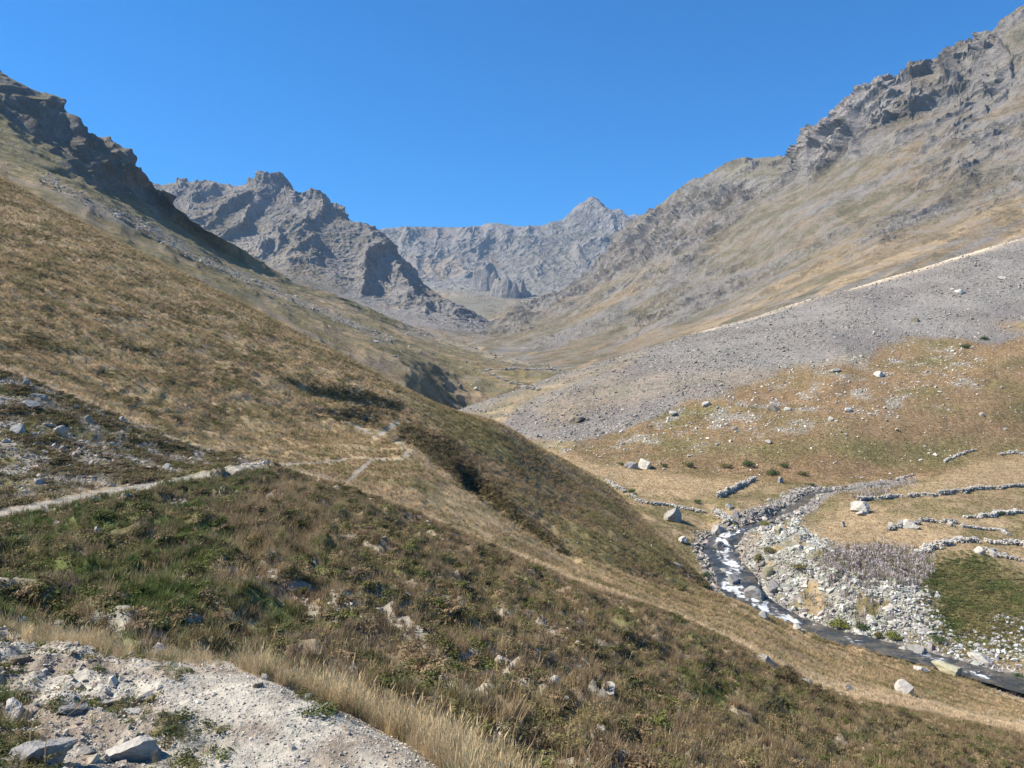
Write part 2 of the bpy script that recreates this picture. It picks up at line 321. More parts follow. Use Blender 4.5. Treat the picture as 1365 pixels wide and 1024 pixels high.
# stony belt at the foot of the scree
belt = inpoly(U + wu * 20, V + wv * 10, [(700,600),(800,570),(900,545),(1000,520),(1120,480),(1300,460),(1300,520),(1150,570),(1000,590),(850,600)], 20)
C = mixc(C, GRAVEL * .8, belt * sst(.05, .3, fbm(P * V3(.12, .12, .3) + 3, 4)) * .7)
chan = sst(5.2, 3.6, sdist + fbm(P * .4, 3) * 1.2); C = mixc(C, GREY * .9, chan)
C = mixc(C, V3(.25, .245, .21), bluff * sst(-.25, .1, fbm(P * .25 + 9, 3)) * .9)
VSCREE = scree * (1 - tong)
ssel = VSCREE > .5
grid_obj('scree_slope', P, C, M_valley, ssel); grid_obj('valley_floor', P, C, M_valley, ~ssel)
P2, N2, U2, V2_, T2, SD2, BL2 = P, N, U, V, T, sdist, bluff
patches.append((P, U, V, N, T))

# ============================================================ MOUNTAINS
def mountain(name, u0, u1, du, lines, rows, mat, colf, dispf, hz=V3(1.1, 1.1, .6)):
    P, T = loft(u0, u1, du, lines, rows); N = normals(P); U, V = project(P)
    P = P + N * dispf(P, U, V, T, N)[..., None] * hz
    N = normals(P); U, V = project(P); C = colf(P, U, V, T, N)
    grid_obj(name, P, np.clip(C, .01, 1), mat, smooth=name == 'spur_hill'); patches.append((P, U, V, N, T)); return P
# ---- left spur: pasture with a dark cliffed crest
SL = [
 [(-300,140,210),(0,275,210),(150,350,210),(310,430,210),(440,495,205),(560,560,200),(600,610,200),(700,660,200),(800,680,200)],
 [(-300,40,330),(0,228,320),(100,262,320),(200,318,320),(310,375,320),(440,440,320),(560,505,320),(600,548,350),(640,575,352),(700,600,358),(800,620,370)],
 [(-300,0,560),(0,190,500),(100,235,520),(200,298,550),(310,358,580),(440,415,580),(560,458,560),(620,478,540),(700,492,520),(800,500,520)],
 [(-300,-60,700),(0,130,580),(60,170,600),(120,215,620),(200,275,650),(250,305,680),(310,345,700),(440,400,720),(560,447,760),(640,472,700),(700,487,640),(800,498,600)],
 [(-300, -140, 607), (-100, 20, 622), (0, 80, 636), (20, 92, 636), (50, 112, 644), (80, 124, 651), (95, 134, 655), (108, 160, 655), (135, 182, 659), (160, 195, 666), (195, 225, 670), (215, 243, 670), (240, 268, 666), (252, 290, 660), (300, 320, 689), (360, 356, 727), (400, 377, 748), (440, 389, 769), (500, 414, 794), (560, 437, 800), (640, 466, 740), (700, 483, 680), (800, 494, 640)],
 [(-300,-60,1050),(0,160,1050),(108,230,1050),(215,300,1050),(300,365,1050),(440,430,1000),(560,470,950),(700,510,800),(800,520,750)],
]
def sp_rock(P, U, V, T): return inpoly(U + fbm(P * .01, 3) * 25, V + fbm(P * .012 + 9, 3) * 25, [(-320,-200),(0,60),(120,140),(260,280),(235,292),(160,262),(90,232),(40,190),(-10,150),(-320,40)], 14)
def sp_disp(P, U, V, T, N):
    r = sp_rock(P, U, V, T) * sst(4.9, 4.3, T)
    w = P + np.stack([fbm(P * .008, 3), fbm(P * .008 + 20, 3), fbm(P * .008 + 40, 3)], -1) * 25
    return fbm(P * .012, 4) * (3 + 4 * sst(1.5, 3, T)) * sst(0, 1, T) + r * (ridged(w * V3(.008, .016, .010), 6, .6) * 15 + strata(P, 3.)) + ridged(P * .05, 3) * 1.5
def sp_col(P, U, V, T, N):
    C = grass_col(P, .012, .28, .5); C = mixc(C, OLIVE * 1.15, sst(420, 200, U) * sst(1, 1.8, T) * .7)
    r = sp_rock(P, U, V, T); steep = sst(.80, .62, N[..., 2])
    wu, wv = wob(P, .02, 1.)
    C = mixc(C, mixc(full(GREY * .62, P), V3(.12, .10, .075), sst(-.2, .3, fbm(P * .03, 4))), np.clip(r * (.35 + steep), 0, 1))
    s = np.zeros_like(U)
    for pl, w_ in (([(60,240),(120,275),(200,305),(250,335)], 8), ([(250,340),(330,372),(440,420),(520,455)], 5), ([(540,438),(600,452),(660,472),(760,496)], 8)):
        s = np.maximum(s, sst(w_ * 1.6, w_ * .3, linedist(U + wu * 12, V + wv * 9, pl)[0]) * sst(-.3, .1, fbm(P * .05, 3)))
    C = mixc(C, GREY * .95, s * .55)
    g = sst(6, 1, linedist(U, V, [(560,515),(600,535),(640,545)])[0]); return C
mountain('spur_hill', -200, 800, 2.0, SL, [10, 60, 50, 70, 8], M_spur, sp_col, sp_disp)

# ---- right mountain range
RL = [
 [(580,600,480),(740,530,480),(900,485,480),(1100,425,480),(1365,345,480),(1650,250,480)],
 [(580,500,1300),(640,468,1100),(700,484,800),(760,497,600),(900,462,560),(1100,403,570),(1365,326,600),(1650,225,620)],
 [(580,480,1600),(640,452,1400),(700,458,1150),(800,452,950),(900,425,880),(1000,390,850),(1100,345,800),(1365,255,760),(1650,150,760)],
 [(580,465,1800),(640,438,1750),(700,420,1650),(760,410,1500),(820,380,1450),(900,340,1300),(1000,290,1180),(1100,240,1080),(1365,150,960),(1650,40,940)],
 [(580, 455, 1900), (600, 447, 1920), (640, 430, 1950), (680, 409, 2000), (700, 404, 2050), (730, 396, 2100), (770, 375, 2150), (800, 345, 2250), (830, 310, 2296), (860, 287, 2337), (880, 273, 2299), (905, 257, 2206), (940, 232, 2096), (965, 219, 2007), (1000, 212, 1861), (1048, 209, 1739), (1058, 190, 1602), (1075, 166, 1536), (1095, 158, 1468), (1112, 140, 1405), (1135, 113, 1372), (1160, 100, 1336), (1172, 95, 1329), (1195, 98, 1329), (1215, 85, 1350), (1250, 80, 1350), (1275, 62, 1350), (1300, 52, 1350), (1310, 44, 1350), (1318, 52, 1278), (1340, 32, 1241), (1365, 15, 1241), (1500, -70, 1241), (1650, -160, 1241)],
 [(580,520,2100),(700,470,2300),(860,350,2800),(1000,290,2600),(1170,200,2200),(1365,120,2100),(1650,-40,2100)],
]
def rm_rock(P, U, V, T):
    wu, wv = fbm(P * .004, 4) * 40, fbm(P * .004 + 9, 4) * 30
    a = inpoly(U + wu, V + wv, [(1030,260),(1060,190),(1080,150),(1170,80),(1330,10),(1330,110),(1200,140),(1130,190),(1080,230)], 14)
    b = inpoly(U + wu, V + wv, [(640,440),(700,395),(780,370),(860,280),(960,240),(1040,240),(960,320),(860,350),(780,400),(690,435)], 14) * .85
    c = sst(-.02, .16, fbm(P * V3(.006, .007, .006) + 70, 5, .6)) * sst(1.5, 2.2, T) * .55
    return np.clip(np.maximum(np.maximum(a, b), c), 0, 1) * sst(4.98, 4.9, T)
def rm_disp(P, U, V, T, N):
    r = rm_rock(P, U, V, T); g = P[..., 1] / 1500
    w = P + np.stack([fbm(P * .004, 3), fbm(P * .004 + 20, 3), fbm(P * .004 + 40, 3)], -1) * 50
    gul = ridged(w * V3(.0014, .0045, .0014), 3) * 22 * sst(1.3, 2.6, T)
    fin = ridged(w * V3(.008, .014, .008), 6, .62)
    return gul * .8 + fbm(P * .006, 4) * 10 * sst(.6, 1.6, T) + (.10 + r) * fin * 17 * g * sst(1., 2, T) * sst(4.99, 4.4, T) + r * (fin * 8 + crag(P, .7))
def rm_col(P, U, V, T, N):
    # coordinates across the slope (streaks run down the fall line, down-left in the picture)
    st = V * .9 + U * .42
    q = np.stack([st * .05, U * .006, st * 0 + 3], -1) + np.stack([fbm(P * .004, 3)] * 3, -1) * .8
    s1 = fbm(q, 4, .55); s2 = fbm(q * V3(2.1, 2, 1) + 50, 4, .6)
    C = mixc(full(V3(.135, .118, .07), P), V3(.205, .16, .105), sst(-.15, .3, s2)); C = mixc(C, BROWN * 1.15, sst(.0, .3, fbm(P * .004 + 33, 4)) * .6)
    C = mixc(C, SCREE * .85, sst(.0, .18, s1) * sst(3.6, 2.8, T) * .8)
    C = mixc(C, TAN * 1.05, sst(.12, .26, fbm(q * V3(1.3, 1, 1) + 90, 3)) * sst(2.4, 1.4, T) * .8)
    C = mixc(C, V3(.17, .155, .095), inpoly(U, V, [(905,260),(965,215),(1055,205),(1030,250),(930,290)], 12) * .8)
    r = rm_rock(P, U, V, T); steep = sst(.86, .66, N[..., 2])
    rc = mixc(full(GREY * .78, P), V3(.15, .125, .095), sst(-.1, .35, fbm(P * .01 + 5, 4)))
    rc = mixc(rc, V3(.275, .245, .22), inpoly(U, V, [(1050,215),(1062,185),(1110,135),(1170,90),(1215,95),(1190,140),(1130,190),(1090,215)], 12) * .85)
    C = mixc(C, rc, np.clip(r * (.55 + .9 * steep) + steep * .2, 0, 1))
    return C
mountain('mountain_range', 580, 1500, 1.7, RL, [6, 80, 80, 120, 8], M_mount, rm_col, rm_disp)

# ---- left rocky massif
ML = [
 [(100,360,1300),(300,400,1300),(440,440,1250),(560,480,1200),(700,500,1200)],
 [(100,350,1600),(300,378,1600),(440,402,1600),(520,428,1550),(600,446,1500),(700,458,1500)],
 [(100,290,1850),(220,290,1850),(300,315,1830),(370,330,1800),(440,350,1780),(500,385,1740),(560,412,1680),(610,432,1620),(700,452,1600)],
 [(100,252,2080),(220,257,2080),(300,265,2050),(370,265,2000),(440,290,1920),(500,330,1850),(560,388,1800),(610,420,1750),(700,448,1750)],
 [(100, 236, 2268), (200, 240, 2268), (222, 241, 2268), (236, 238, 2268), (258, 245, 2268), (290, 246, 2251), (318, 244, 2226), (328, 238, 2201), (342, 234, 2184), (350, 229, 2184), (378, 229, 2184), (388, 236, 2184), (396, 241, 2176), (400, 253, 2167), (415, 253, 2150), (430, 257, 2134), (438, 271, 2117), (452, 276, 2100), (470, 288, 2058), (485, 294, 2033), (505, 307, 2016), (520, 325, 1974), (545, 350, 1932), (556, 366, 1915), (575, 382, 1890), (600, 398, 1848), (650, 425, 1848), (700, 445, 1848)],
 [(100,320,3000),(300,330,3000),(440,350,2800),(560,440,2600),(700,480,2500)],
]
def ml_disp(P, U, V, T, N):
    w = P + np.stack([fbm(P * .003, 3), fbm(P * .003 + 20, 3), fbm(P * .003 + 40, 3)], -1) * 110 + fbm(P * .013, 3)[..., None] * 22
    h = sst(1.3, 2.5, T) * (1 - .85 * sst(3.5, 4.9, T)) * (.35 + .65 * sst(470, 400, V))
    rb = ridged(w * V3(.0085, .0030, .0030) + 13, 6, .6)
    return h * (sst(640, 470, U) * .75 + .25) * (rb * 30 + fbm(P * .003, 3) * 16) + (crag(P, 1.1) + fbm(P * .03, 3) * 4) * sst(1, 2, T)
def ml_col(P, U, V, T, N):
    C = mixc(full(V3(.15, .13, .09), P), GREY * .9, sst(-.25, .2, fbm(P * .005, 4)))
    C = mixc(C, RUST, inpoly(U, V, [(230,235),(300,240),(350,225),(400,235),(390,262),(330,270),(250,255)], 14) * sst(-.2, .2, fbm(P * .004 + 3, 3)) * .6)
    steep = sst(.85, .6, N[..., 2]); rc = mixc(full(V3(.22, .20, .185), P), V3(.15, .135, .125), sst(-.2, .2, fbm(P * .012, 4)))
    C = mixc(C, rc, np.clip(steep + .25, 0, 1) * (.12 + .88 * np.maximum(sst(1.9, 3.0, T) * sst(-.25, .05, fbm(P * .006 + 2, 4)), sst(.1, .25, fbm(P * .009 + 4, 3))))); return mixc(C, TAN * .8, sst(.1, .3, fbm(P * .006 + 21, 3)) * sst(.7, .9, N[..., 2]) * .6)
mountain('rocky_massif', 150, 700, 1.4, ML, [6, 60, 80, 44, 6], M_mount, ml_col, ml_disp)

# ---- cirque at the valley head, with the pointed peak
CL = [
 [(420,520,1900),(560,490,1900),(700,480,1900),(850,470,1900),(960,450,1900)],
 [(420,450,2400),(560,432,2400),(640,440,2300),(700,440,2300),(850,430,2400),(960,400,2500)],
 [(420,420,3000),(560,402,3000),(640,408,2900),(700,412,2900),(760,405,3000),(850,390,3000),(960,360,3000)],
 [(420,390,3500),(520,382,3500),(600,378,3500),(700,385,3450),(780,375,3500),(850,350,3600),(960,330,3600)],
 [(420,350,3800),(520,350,3800),(600,348,3800),(700,345,3800),(760,335,3850),(850,320,3900),(960,300,3900)],
 [(420,318,4000),(520,318,4000),(600,318,4000),(700,312,4000),(760,306,4050),(850,298,4100),(960,280,4100)],
 [(420, 312, 4116), (500, 306, 4116), (520, 303, 4116), (560, 302, 4158), (600, 303, 4200), (640, 301, 4200), (652, 296, 4200), (668, 298, 4200), (690, 301, 4200), (720, 301, 4242), (738, 294, 4267), (750, 291, 4284), (760, 280, 4301), (770, 273, 4309), (778, 268, 4318), (788, 262, 4326), (796, 264, 4326), (802, 271, 4326), (812, 278, 4326), (826, 279, 4326), (836, 288, 4326), (848, 285, 4326), (858, 287, 4326), (875, 278, 4284), (960, 250, 4200)],
 [(420,380,5600),(700,370,5700),(790,350,5700),(960,330,5600)],
]
def cq_disp(P, U, V, T, N):
    w = P + np.stack([fbm(P * .0016, 3), fbm(P * .0016 + 20, 3), fbm(P * .0016 + 40, 3)], -1) * 220 + fbm(P * .007, 3)[..., None] * 45
    h = sst(2.6, 4, T) * (1 - .85 * sst(5.6, 5.98, T))
    d = h * (ridged(w * V3(.0045, .0014, .0014) + 3, 6, .58) * 34) + fbm(P * .003, 4) * 18 * sst(1.5, 2.5, T) * (1 - sst(5.6, 6, T)) + (crag(P, .9) + fbm(P * .016, 3) * 6) * sst(2, 3, T)
    return d
def cq_col(P, U, V, T, N):
    C = mixc(full(TAN * .85, P), V3(.19, .17, .11), sst(-.2, .2, fbm(P * .003, 4)))
    C = mixc(C, SCREE * 1.0, sst(2.3, 3., T)); C = mixc(C, TAN * .8, sst(.1, .3, fbm(P * .0025 + 9, 4)) * sst(4.6, 4, T) * .7)
    C = mixc(C, RUST * .95, inpoly(U + fbm(P * .005, 2) * 6, V, [(640,328),(650,322),(664,350),(668,356),(648,352)], 4) * .9)
    C = mixc(C, RUST * 1.1, inpoly(U, V, [(540,300),(620,300),(610,325),(570,320)], 12) * .55)
    C = mixc(C, V3(.135, .125, .11), sst(.05, .3, fbm(P * V3(.004, .002, .008) + 51, 4)) * sst(4, 4.8, T) * .7); C = mixc(C, V3(.17, .15, .10), sst(.0, .25, fbm(P * .002 + 71, 4)) * sst(2.5, 3.2, T) * .55)
    steep = sst(.82, .6, N[..., 2]); return mixc(C, GREY * .8, steep * .8 * sst(2, 3, T))
mountain('cirque_headwall', 440, 940, 1.4, CL, [6, 24, 24, 44, 36, 20, 6], M_far, cq_col, cq_disp)

def lookup(u, v, r=1.8, skip=0):
    """nearest terrain point that the ray through photo pixel (u, v) meets"""
    best = None
    for (P, U, V, N, T) in patches[skip:]:
        m = (np.abs(U - u) < r * 1.3) & (np.abs(V - v) < r)
        if m.any():
            p = P[m]; k = np.argmin(p[:, 1] + 4 * np.hypot(U[m] - u, V[m] - v))
            if best is None or p[k, 1] < best[0][1]: best = (p[k], N[m][k])
    return best if best or r > 14 else lookup(u, v, r * 2, skip)
# ---- rock buttresses standing on the cirque floor and the massif's foot
def buttress(u, v, wpx, hpx, seed, lean=.2, mat=M_far):
    B = lookup(u, v)[0]; d = B[1]
    n = 110; s = np.linspace(-1.3, 1.3, n); X, Y = np.meshgrid(s, s)
    wm = wpx * d / FPX / 2; hm = hpx * d / FPX
    P = np.stack([B[0] + X * wm, B[1] + Y * wm, B[2] + 0 * X], -1)
    w = P / wm + seed * 7.7; prof = sst(-.05, .8, 1 - np.hypot(X, Y) + fbm(w * 1.1, 3) * .6 + X * lean)
    P[..., 2] += prof * hm * (1 + .25 * ridged(w * 1.3, 4)) - (1 - prof) * hm * 1.2 + ridged(w * 3.5, 3) * hm * .05
    P[..., 0] += ridged(w * V3(1.5, 1.5, 1.5) + 8, 4) * wm * .1
    N = normals(P); C = mixc(full(GREY * .95, P), OLIVE * 1.5, sst(.7, .92, N[..., 2]) * .7)
    grid_obj('rock_outcrop', P, C, mat); patches.append((P, *project(P), N, X))
for a in ((642, 382, 60, 32, 1, .35), (672, 392, 60, 22, 2, .2), (696, 393, 34, 20, 3, .2)): buttress(*a)
#--DETAILS--

# ============================================================ WATER
def catmull(p, n):
    p = np.vstack([2 * p[0] - p[1], p, 2 * p[-1] - p[-2]]); o = []
    for i in range(1, len(p) - 2):
        t = np.linspace(0, 1, n, endpoint=False)[:, None]
        o.append(.5 * (2 * p[i] + (p[i + 1] - p[i - 1]) * t + (2 * p[i - 1] - 5 * p[i] + 4 * p[i + 1] - p[i + 2]) * t**2 + (3 * p[i] - p[i - 1] - 3 * p[i + 1] + p[i + 2]) * t**3))
    return np.vstack(o + [p[-2:-1]])
def water():
    c = catmull(SP, 46); c[:, 2] = np.minimum.accumulate(c[:, 2]); tg = np.gradient(c[:, :2], axis=0); tg /= np.linalg.norm(tg, axis=1)[:, None]
    s = np.linspace(-3.1, 3.1, 50); nx = np.stack([-tg[:, 1], tg[:, 0]], 1)
    P = np.zeros((len(c), len(s), 3)); hw = np.interp(np.arange(len(c)) / 46, [0, 2, 4, 6, 10, 12, 20], [.4, .5, .75, .92, .92, .78, .78])[:, None, None]; P[..., :2] = c[:, None, :2] + nx[:, None] * s[None, :, None] * hw; P[..., 2] = c[:, None, 2]
    fall = -np.gradient(c[:, 2]) / (np.linalg.norm(np.gradient(c[:, :2], axis=0), axis=1) + 1e-6)
    ph = c[:, 2][:, None] / .7 + fbm(P * V3(.35, .35, 0), 3) * 1.3; fr = ph - np.floor(ph)
    st = (np.floor(ph) + sst(.0, .3, fr)) * .7 - (ph * .7 - c[:, 2][:, None]); rap = sst(.03, .075, fall)[:, None]
    P[..., 2] += .1 + (st - P[..., 2]) * .35 * rap * sst(4, 2.5, np.abs(s))[None] + fbm(P * V3(1.3, 1.3, 1), 4) * .14
    mid = sst(2.6, .6, np.abs(s[None] - fbm(P * V3(.12, .12, .12), 2) * 2.5))
    f = sst(.42, .85, rap * mid * (.4 + .5 * sst(.55, .0, fr)) + fbm(P * V3(1.4, 1.4, .3) + 4, 5, .7) * .9 + .05)
    C = mixc(mixc(full(V3(.035, .036, .030), P), V3(.10, .085, .06), sst(-.1, .3, fbm(P * .5 + 3, 4))) if 1 else 0, V3(.62, .64, .65), f * .9)
    m, t, b = new_mat('stream water', .12, .5)
    at = nnode(t, 'ShaderNodeAttribute', attribute_name='albedo').outputs['Color']; t.links.new(at, b.inputs['Base Color'])
    lum = nnode(t, 'ShaderNodeRGBToBW'); t.links.new(at, lum.inputs[0]); t.links.new(maprange(t, lum.outputs[0], .03, .5, .1, .8), b.inputs['Roughness'])
    pos = nnode(t, 'ShaderNodeNewGeometry').outputs['Position']
    bp = nnode(t, 'ShaderNodeBump'); bp.inputs['Strength'].default_value = .5; bp.inputs['Distance'].default_value = .12
    t.links.new(noise_n(t, pos, 2.6, 5, .6), bp.inputs['Height']); t.links.new(bp.outputs[0], b.inputs['Normal'])
    grid_obj('stream_water', P, C, m)
water()

# ============================================================ SMALL MESHES
def obj_mat(name, base, var=.3, bumpd=.03, scale=4., rough=.9):
    """rock: one colour with mottling, lichen and grain"""
    m, t, b = new_mat(name, rough, .2); co = nnode(t, 'ShaderNodeTexCoord').outputs['Object']
    oi = nnode(t, 'ShaderNodeObjectInfo').outputs['Random']
    n1 = noise_n(t, co, scale, 6, .65); n2 = noise_n(t, co, scale * .6, 3, .5)
    c = mix_n(t, maprange(t, n1, .3, .7, 0, 1), tuple(V3(*base) * (1 - var)), tuple(np.minimum(V3(*base) * (1 + var), .9)))
    c = mix_n(t, maprange(t, n2, .55, .68, 0, .6), c, tuple(V3(*base) * V3(.75, .72, .55)))
    sc = nnode(t, 'ShaderNodeVectorMath', operation='SCALE'); t.links.new(c, sc.inputs[0]); t.links.new(maprange(t, oi, 0, 1, .8, 1.2), sc.inputs[3])
    t.links.new(sc.outputs[0], b.inputs['Base Color'])
    bp = nnode(t, 'ShaderNodeBump'); bp.inputs['Strength'].default_value = .7; bp.inputs['Distance'].default_value = bumpd
    t.links.new(n1, bp.inputs['Height']); t.links.new(bp.outputs[0], b.inputs['Normal']); return m
def inst_mat(name, lo=.75, hi=1.25, mul=(1, 1, 1), transl=0., rough=.85):
    """instances take the albedo of the place they stand on, varied one by one"""
    m, t, b = new_mat(name, rough, .15)
    at = nnode(t, 'ShaderNodeAttribute', attribute_name='tint', attribute_type='INSTANCER').outputs['Color']
    oi = nnode(t, 'ShaderNodeObjectInfo').outputs['Random']
    c = mix_n(t, 1., at, mul, 'MULTIPLY')
    sc = nnode(t, 'ShaderNodeVectorMath', operation='SCALE'); t.links.new(c, sc.inputs[0]); t.links.new(maprange(t, oi, 0, 1, lo, hi), sc.inputs[3])
    t.links.new(sc.outputs[0], b.inputs['Base Color'])
    if transl:
        tr = nnode(t, 'ShaderNodeBsdfTranslucent'); t.links.new(sc.outputs[0], tr.inputs[0]); mx = nnode(t, 'ShaderNodeMixShader')
        mx.inputs[0].default_value = transl; t.links.new(b.outputs[0], mx.inputs[1]); t.links.new(tr.outputs[0], mx.inputs[2])
        t.links.new(mx.outputs[0], t.nodes['Material Output'].inputs[0])
    return m
def py_mesh(name, vs_, fs, mat, smooth=False):
    me = bpy.data.meshes.new(name); me.from_pydata([tuple(map(float, v)) for v in vs_], [], fs); me.materials.append(mat)
    if smooth: me.polygons.foreach_set('use_smooth', [True] * len(me.polygons))
    me.update(); return me
def rock_mesh(name, seed, mat, sub=2, cuts=9, flat=(1, .8, .65), rough=.12):
    r = np.random.default_rng(seed); bm = bmesh.new(); bmesh.ops.create_icosphere(bm, subdivisions=sub, radius=1)
    p = np.array([v.co[:] for v in bm.verts])
    for k in range(cuts):
        n = r.normal(size=3); n /= np.linalg.norm(n); h = r.uniform(.42, .8); e = p @ n - h; p = p - np.clip(e, 0, None)[:, None] * n
    p = p * (1 + rough * fbm(p * 1.6 + seed, 3)[:, None]) + (rough * .35 * perlin(p * 5 + seed))[:, None]
    p = p * V3(*flat)
    for v, c in zip(bm.verts, p): v.co = c
    me = bpy.data.meshes.new(name); bm.to_mesh(me); bm.free(); me.materials.append(mat); return me
def link(name, me, loc=(0, 0, 0), rot=(0, 0, 0), sc=(1, 1, 1), parent=None, **props):
    o = bpy.data.objects.new(name, me); COL.objects.link(o); o.location = loc; o.rotation_euler = rot; o.scale = sc
    if parent: o.parent = parent
    for k, v in props.items():
        if v: o[k] = v
    return o
def blades(name, n, h, rad, w, bend, mat, seed, seg=3, heads=0., spread=.5):
    r = random.Random(seed); vs_ = []; fs = []
    for _ in range(n):
        a = r.uniform(0, 6.283); q = rad * math.sqrt(r.random()); x, y = q * math.cos(a), q * math.sin(a)
        b = r.uniform(0, 6.283); hh = h * r.uniform(.5, 1.1); bd = bend * r.uniform(.2, 1.2) * hh; ww = w * r.uniform(.7, 1.3)
        ox, oy = math.cos(b), math.sin(b); ox = ox * .7 + math.cos(a) * spread; oy = oy * .7 + math.sin(a) * spread
        k = len(vs_); px, py = -math.sin(b) * ww / 2, math.cos(b) * ww / 2
        for s in range(seg):
            t = s / seg; c = 1 - t * .75; cx, cy = x + ox * bd * t * t, y + oy * bd * t * t
            vs_ += [(cx - px * c, cy - py * c, hh * t - .03), (cx + px * c, cy + py * c, hh * t - .03)]
        vs_.append((x + ox * bd, y + oy * bd, hh))
        for s in range(seg - 1): j = k + 2 * s; fs.append((j, j + 1, j + 3, j + 2))
        j = k + 2 * (seg - 1); fs.append((j, j + 1, j + 2))
        if r.random() < heads:
            T_ = vs_[-1]; k = len(vs_); l = .22 * hh; f = ww * 2.2
            vs_ += [(T_[0] - px / ww * f, T_[1] - py / ww * f, T_[2] - l * .4), (T_[0] + px / ww * f, T_[1] + py / ww * f, T_[2] - l * .4), (T_[0] + ox * l * .5, T_[1] + oy * l * .5, T_[2] + l * .5), (T_[0], T_[1], T_[2] - l)]
            fs.append((k + 3, k + 1, k + 2, k))
    return py_mesh(name, vs_, fs, mat)
def leafball(name, n, mat, seed, leaf=.09, flat=.6, inner=.55):
    r = random.Random(seed); vs_ = []; fs = []
    lumps = [(r.uniform(-.45, .45), r.uniform(-.45, .45), r.uniform(.1, .45), r.uniform(.35, .6)) for _ in range(7)]
    for _ in range(n):
        cx, cy, cz, rr = r.choice(lumps); d = Vector((r.gauss(0, 1), r.gauss(0, 1), abs(r.gauss(0, 1)) * .9)).normalized() * rr * r.uniform(inner, 1)
        p = Vector((cx, cy, cz * flat)) + Vector((d.x, d.y, d.z * flat))
        nrm = (d.normalized() + Vector((r.uniform(-1, 1), r.uniform(-1, 1), r.uniform(-.4, 1))) * .8).normalized()
        t = nrm.orthogonal().normalized(); q = Vector(t); q.rotate(Euler((r.random() * 6, r.random() * 6, r.random() * 6))); t = (q - nrm * q.dot(nrm)).normalized(); b = nrm.cross(t)
        l = leaf * r.uniform(.6, 1.4); k = len(vs_)
        vs_ += [p - t * l, p + b * l * .45, p + t * l, p - b * l * .45]; fs.append((k, k + 1, k + 2, k + 3))
    return py_mesh(name, vs_, fs, mat)

# ------------------------------------------------------------ scattering of what nobody could count
def sample(pi, dens, n, urange=(-90, 1455), vmax=1120):
    P, U, V, N, T = patches[pi]
    a = np.linalg.norm(np.cross(P[1:, :-1] - P[:-1, :-1], P[:-1, 1:] - P[:-1, :-1]), axis=-1)
    w = a * dens[:-1, :-1] * (U[:-1, :-1] > urange[0]) * (U[:-1, :-1] < urange[1]) * (V[:-1, :-1] < vmax)
    w = w.ravel(); cs = np.cumsum(w); k = np.searchsorted(cs, rng.random(n) * cs[-1]); i, j = np.unravel_index(k, (P.shape[0] - 1, P.shape[1] - 1))
    f, g = rng.random((2, n, 1)); q = (P[i, j] * (1 - f) + P[i + 1, j] * f) * (1 - g) + (P[i, j + 1] * (1 - f) + P[i + 1, j + 1] * f) * g
    return q, N[i, j], (i, j)
def scatter(name, variants, pos, scale, tint, tilt=.25, zoff=0., nrm=None, label=None):
    n = len(pos); me = bpy.data.meshes.new(name); me.vertices.add(n)
    if np.ndim(scale) == 1: scale = np.stack([scale] * 3, 1)
    p = pos.copy(); p[:, 2] += zoff * scale[:, 2]
    me.vertices.foreach_set('co', p.astype(np.float32).ravel())
    rot = np.stack([rng.normal(0, tilt, n), rng.normal(0, tilt, n), rng.random(n) * 6.283], 1)
    for nm, typ, fld, dat in (('rot', 'FLOAT_VECTOR', 'vector', rot), ('scl', 'FLOAT_VECTOR', 'vector', scale), ('tint', 'FLOAT_COLOR', 'color', np.concatenate([np.clip(tint, 0, 1), np.ones((n, 1))], 1))):
        at = me.attributes.new(nm, typ, 'POINT'); at.data.foreach_set(fld, dat.astype(np.float32).ravel())
    at = me.attributes.new('pick', 'INT', 'POINT'); at.data.foreach_set('value', rng.integers(0, len(variants), n).astype(np.int32))
    o = bpy.data.objects.new(name, me); COL.objects.link(o); o['kind'] = 'stuff'
    if label: o['label'] = label[0]; o['category'] = label[1]
    vc = bpy.data.collections.new(name + ' kinds')
    for i, m in enumerate(variants): vc.objects.link(bpy.data.objects.new('%s_kind_%02d' % (name, i), m))
    g = bpy.data.node_groups.new(name, 'GeometryNodeTree')
    g.interface.new_socket('Geometry', in_out='INPUT', socket_type='NodeSocketGeometry'); g.interface.new_socket('Geometry', in_out='OUTPUT', socket_type='NodeSocketGeometry')
    gi = g.nodes.new('NodeGroupInput'); go = g.nodes.new('NodeGroupOutput'); ip = g.nodes.new('GeometryNodeInstanceOnPoints'); ci = g.nodes.new('GeometryNodeCollectionInfo')
    mp = g.nodes.new('GeometryNodeMeshToPoints'); g.links.new(gi.outputs[0], mp.inputs[0]); g.links.new(mp.outputs[0], ip.inputs['Points'])
    ci.inputs['Collection'].default_value = vc; ci.inputs['Separate Children'].default_value = True; ci.inputs['Reset Children'].default_value = True
    g.links.new(ci.outputs[0], ip.inputs['Instance']); ip.inputs['Pick Instance'].default_value = True
    def na(nm, typ):
        a = g.nodes.new('GeometryNodeInputNamedAttribute'); a.data_type = typ; a.inputs[0].default_value = nm; return a.outputs[0]
    g.links.new(na('pick', 'INT'), ip.inputs['Instance Index']); g.links.new(na('rot', 'FLOAT_VECTOR'), ip.inputs['Rotation']); g.links.new(na('scl', 'FLOAT_VECTOR'), ip.inputs['Scale'])
    g.links.new(ip.outputs[0], go.inputs[0])
    md = o.modifiers.new('scatter', 'NODES'); md.node_group = g
    return o
Mi_stone = inst_mat('loose stone', .7, 1.3); Mi_grass = inst_mat('dry grass', .75, 1.3, transl=.3); Mi_leaf = inst_mat('heath leaves', .65, 1.35, transl=.2)
ST = [rock_mesh('stone_kind', 100 + i, Mi_stone, 1, 6, (1, .8, .6)) for i in range(7)]
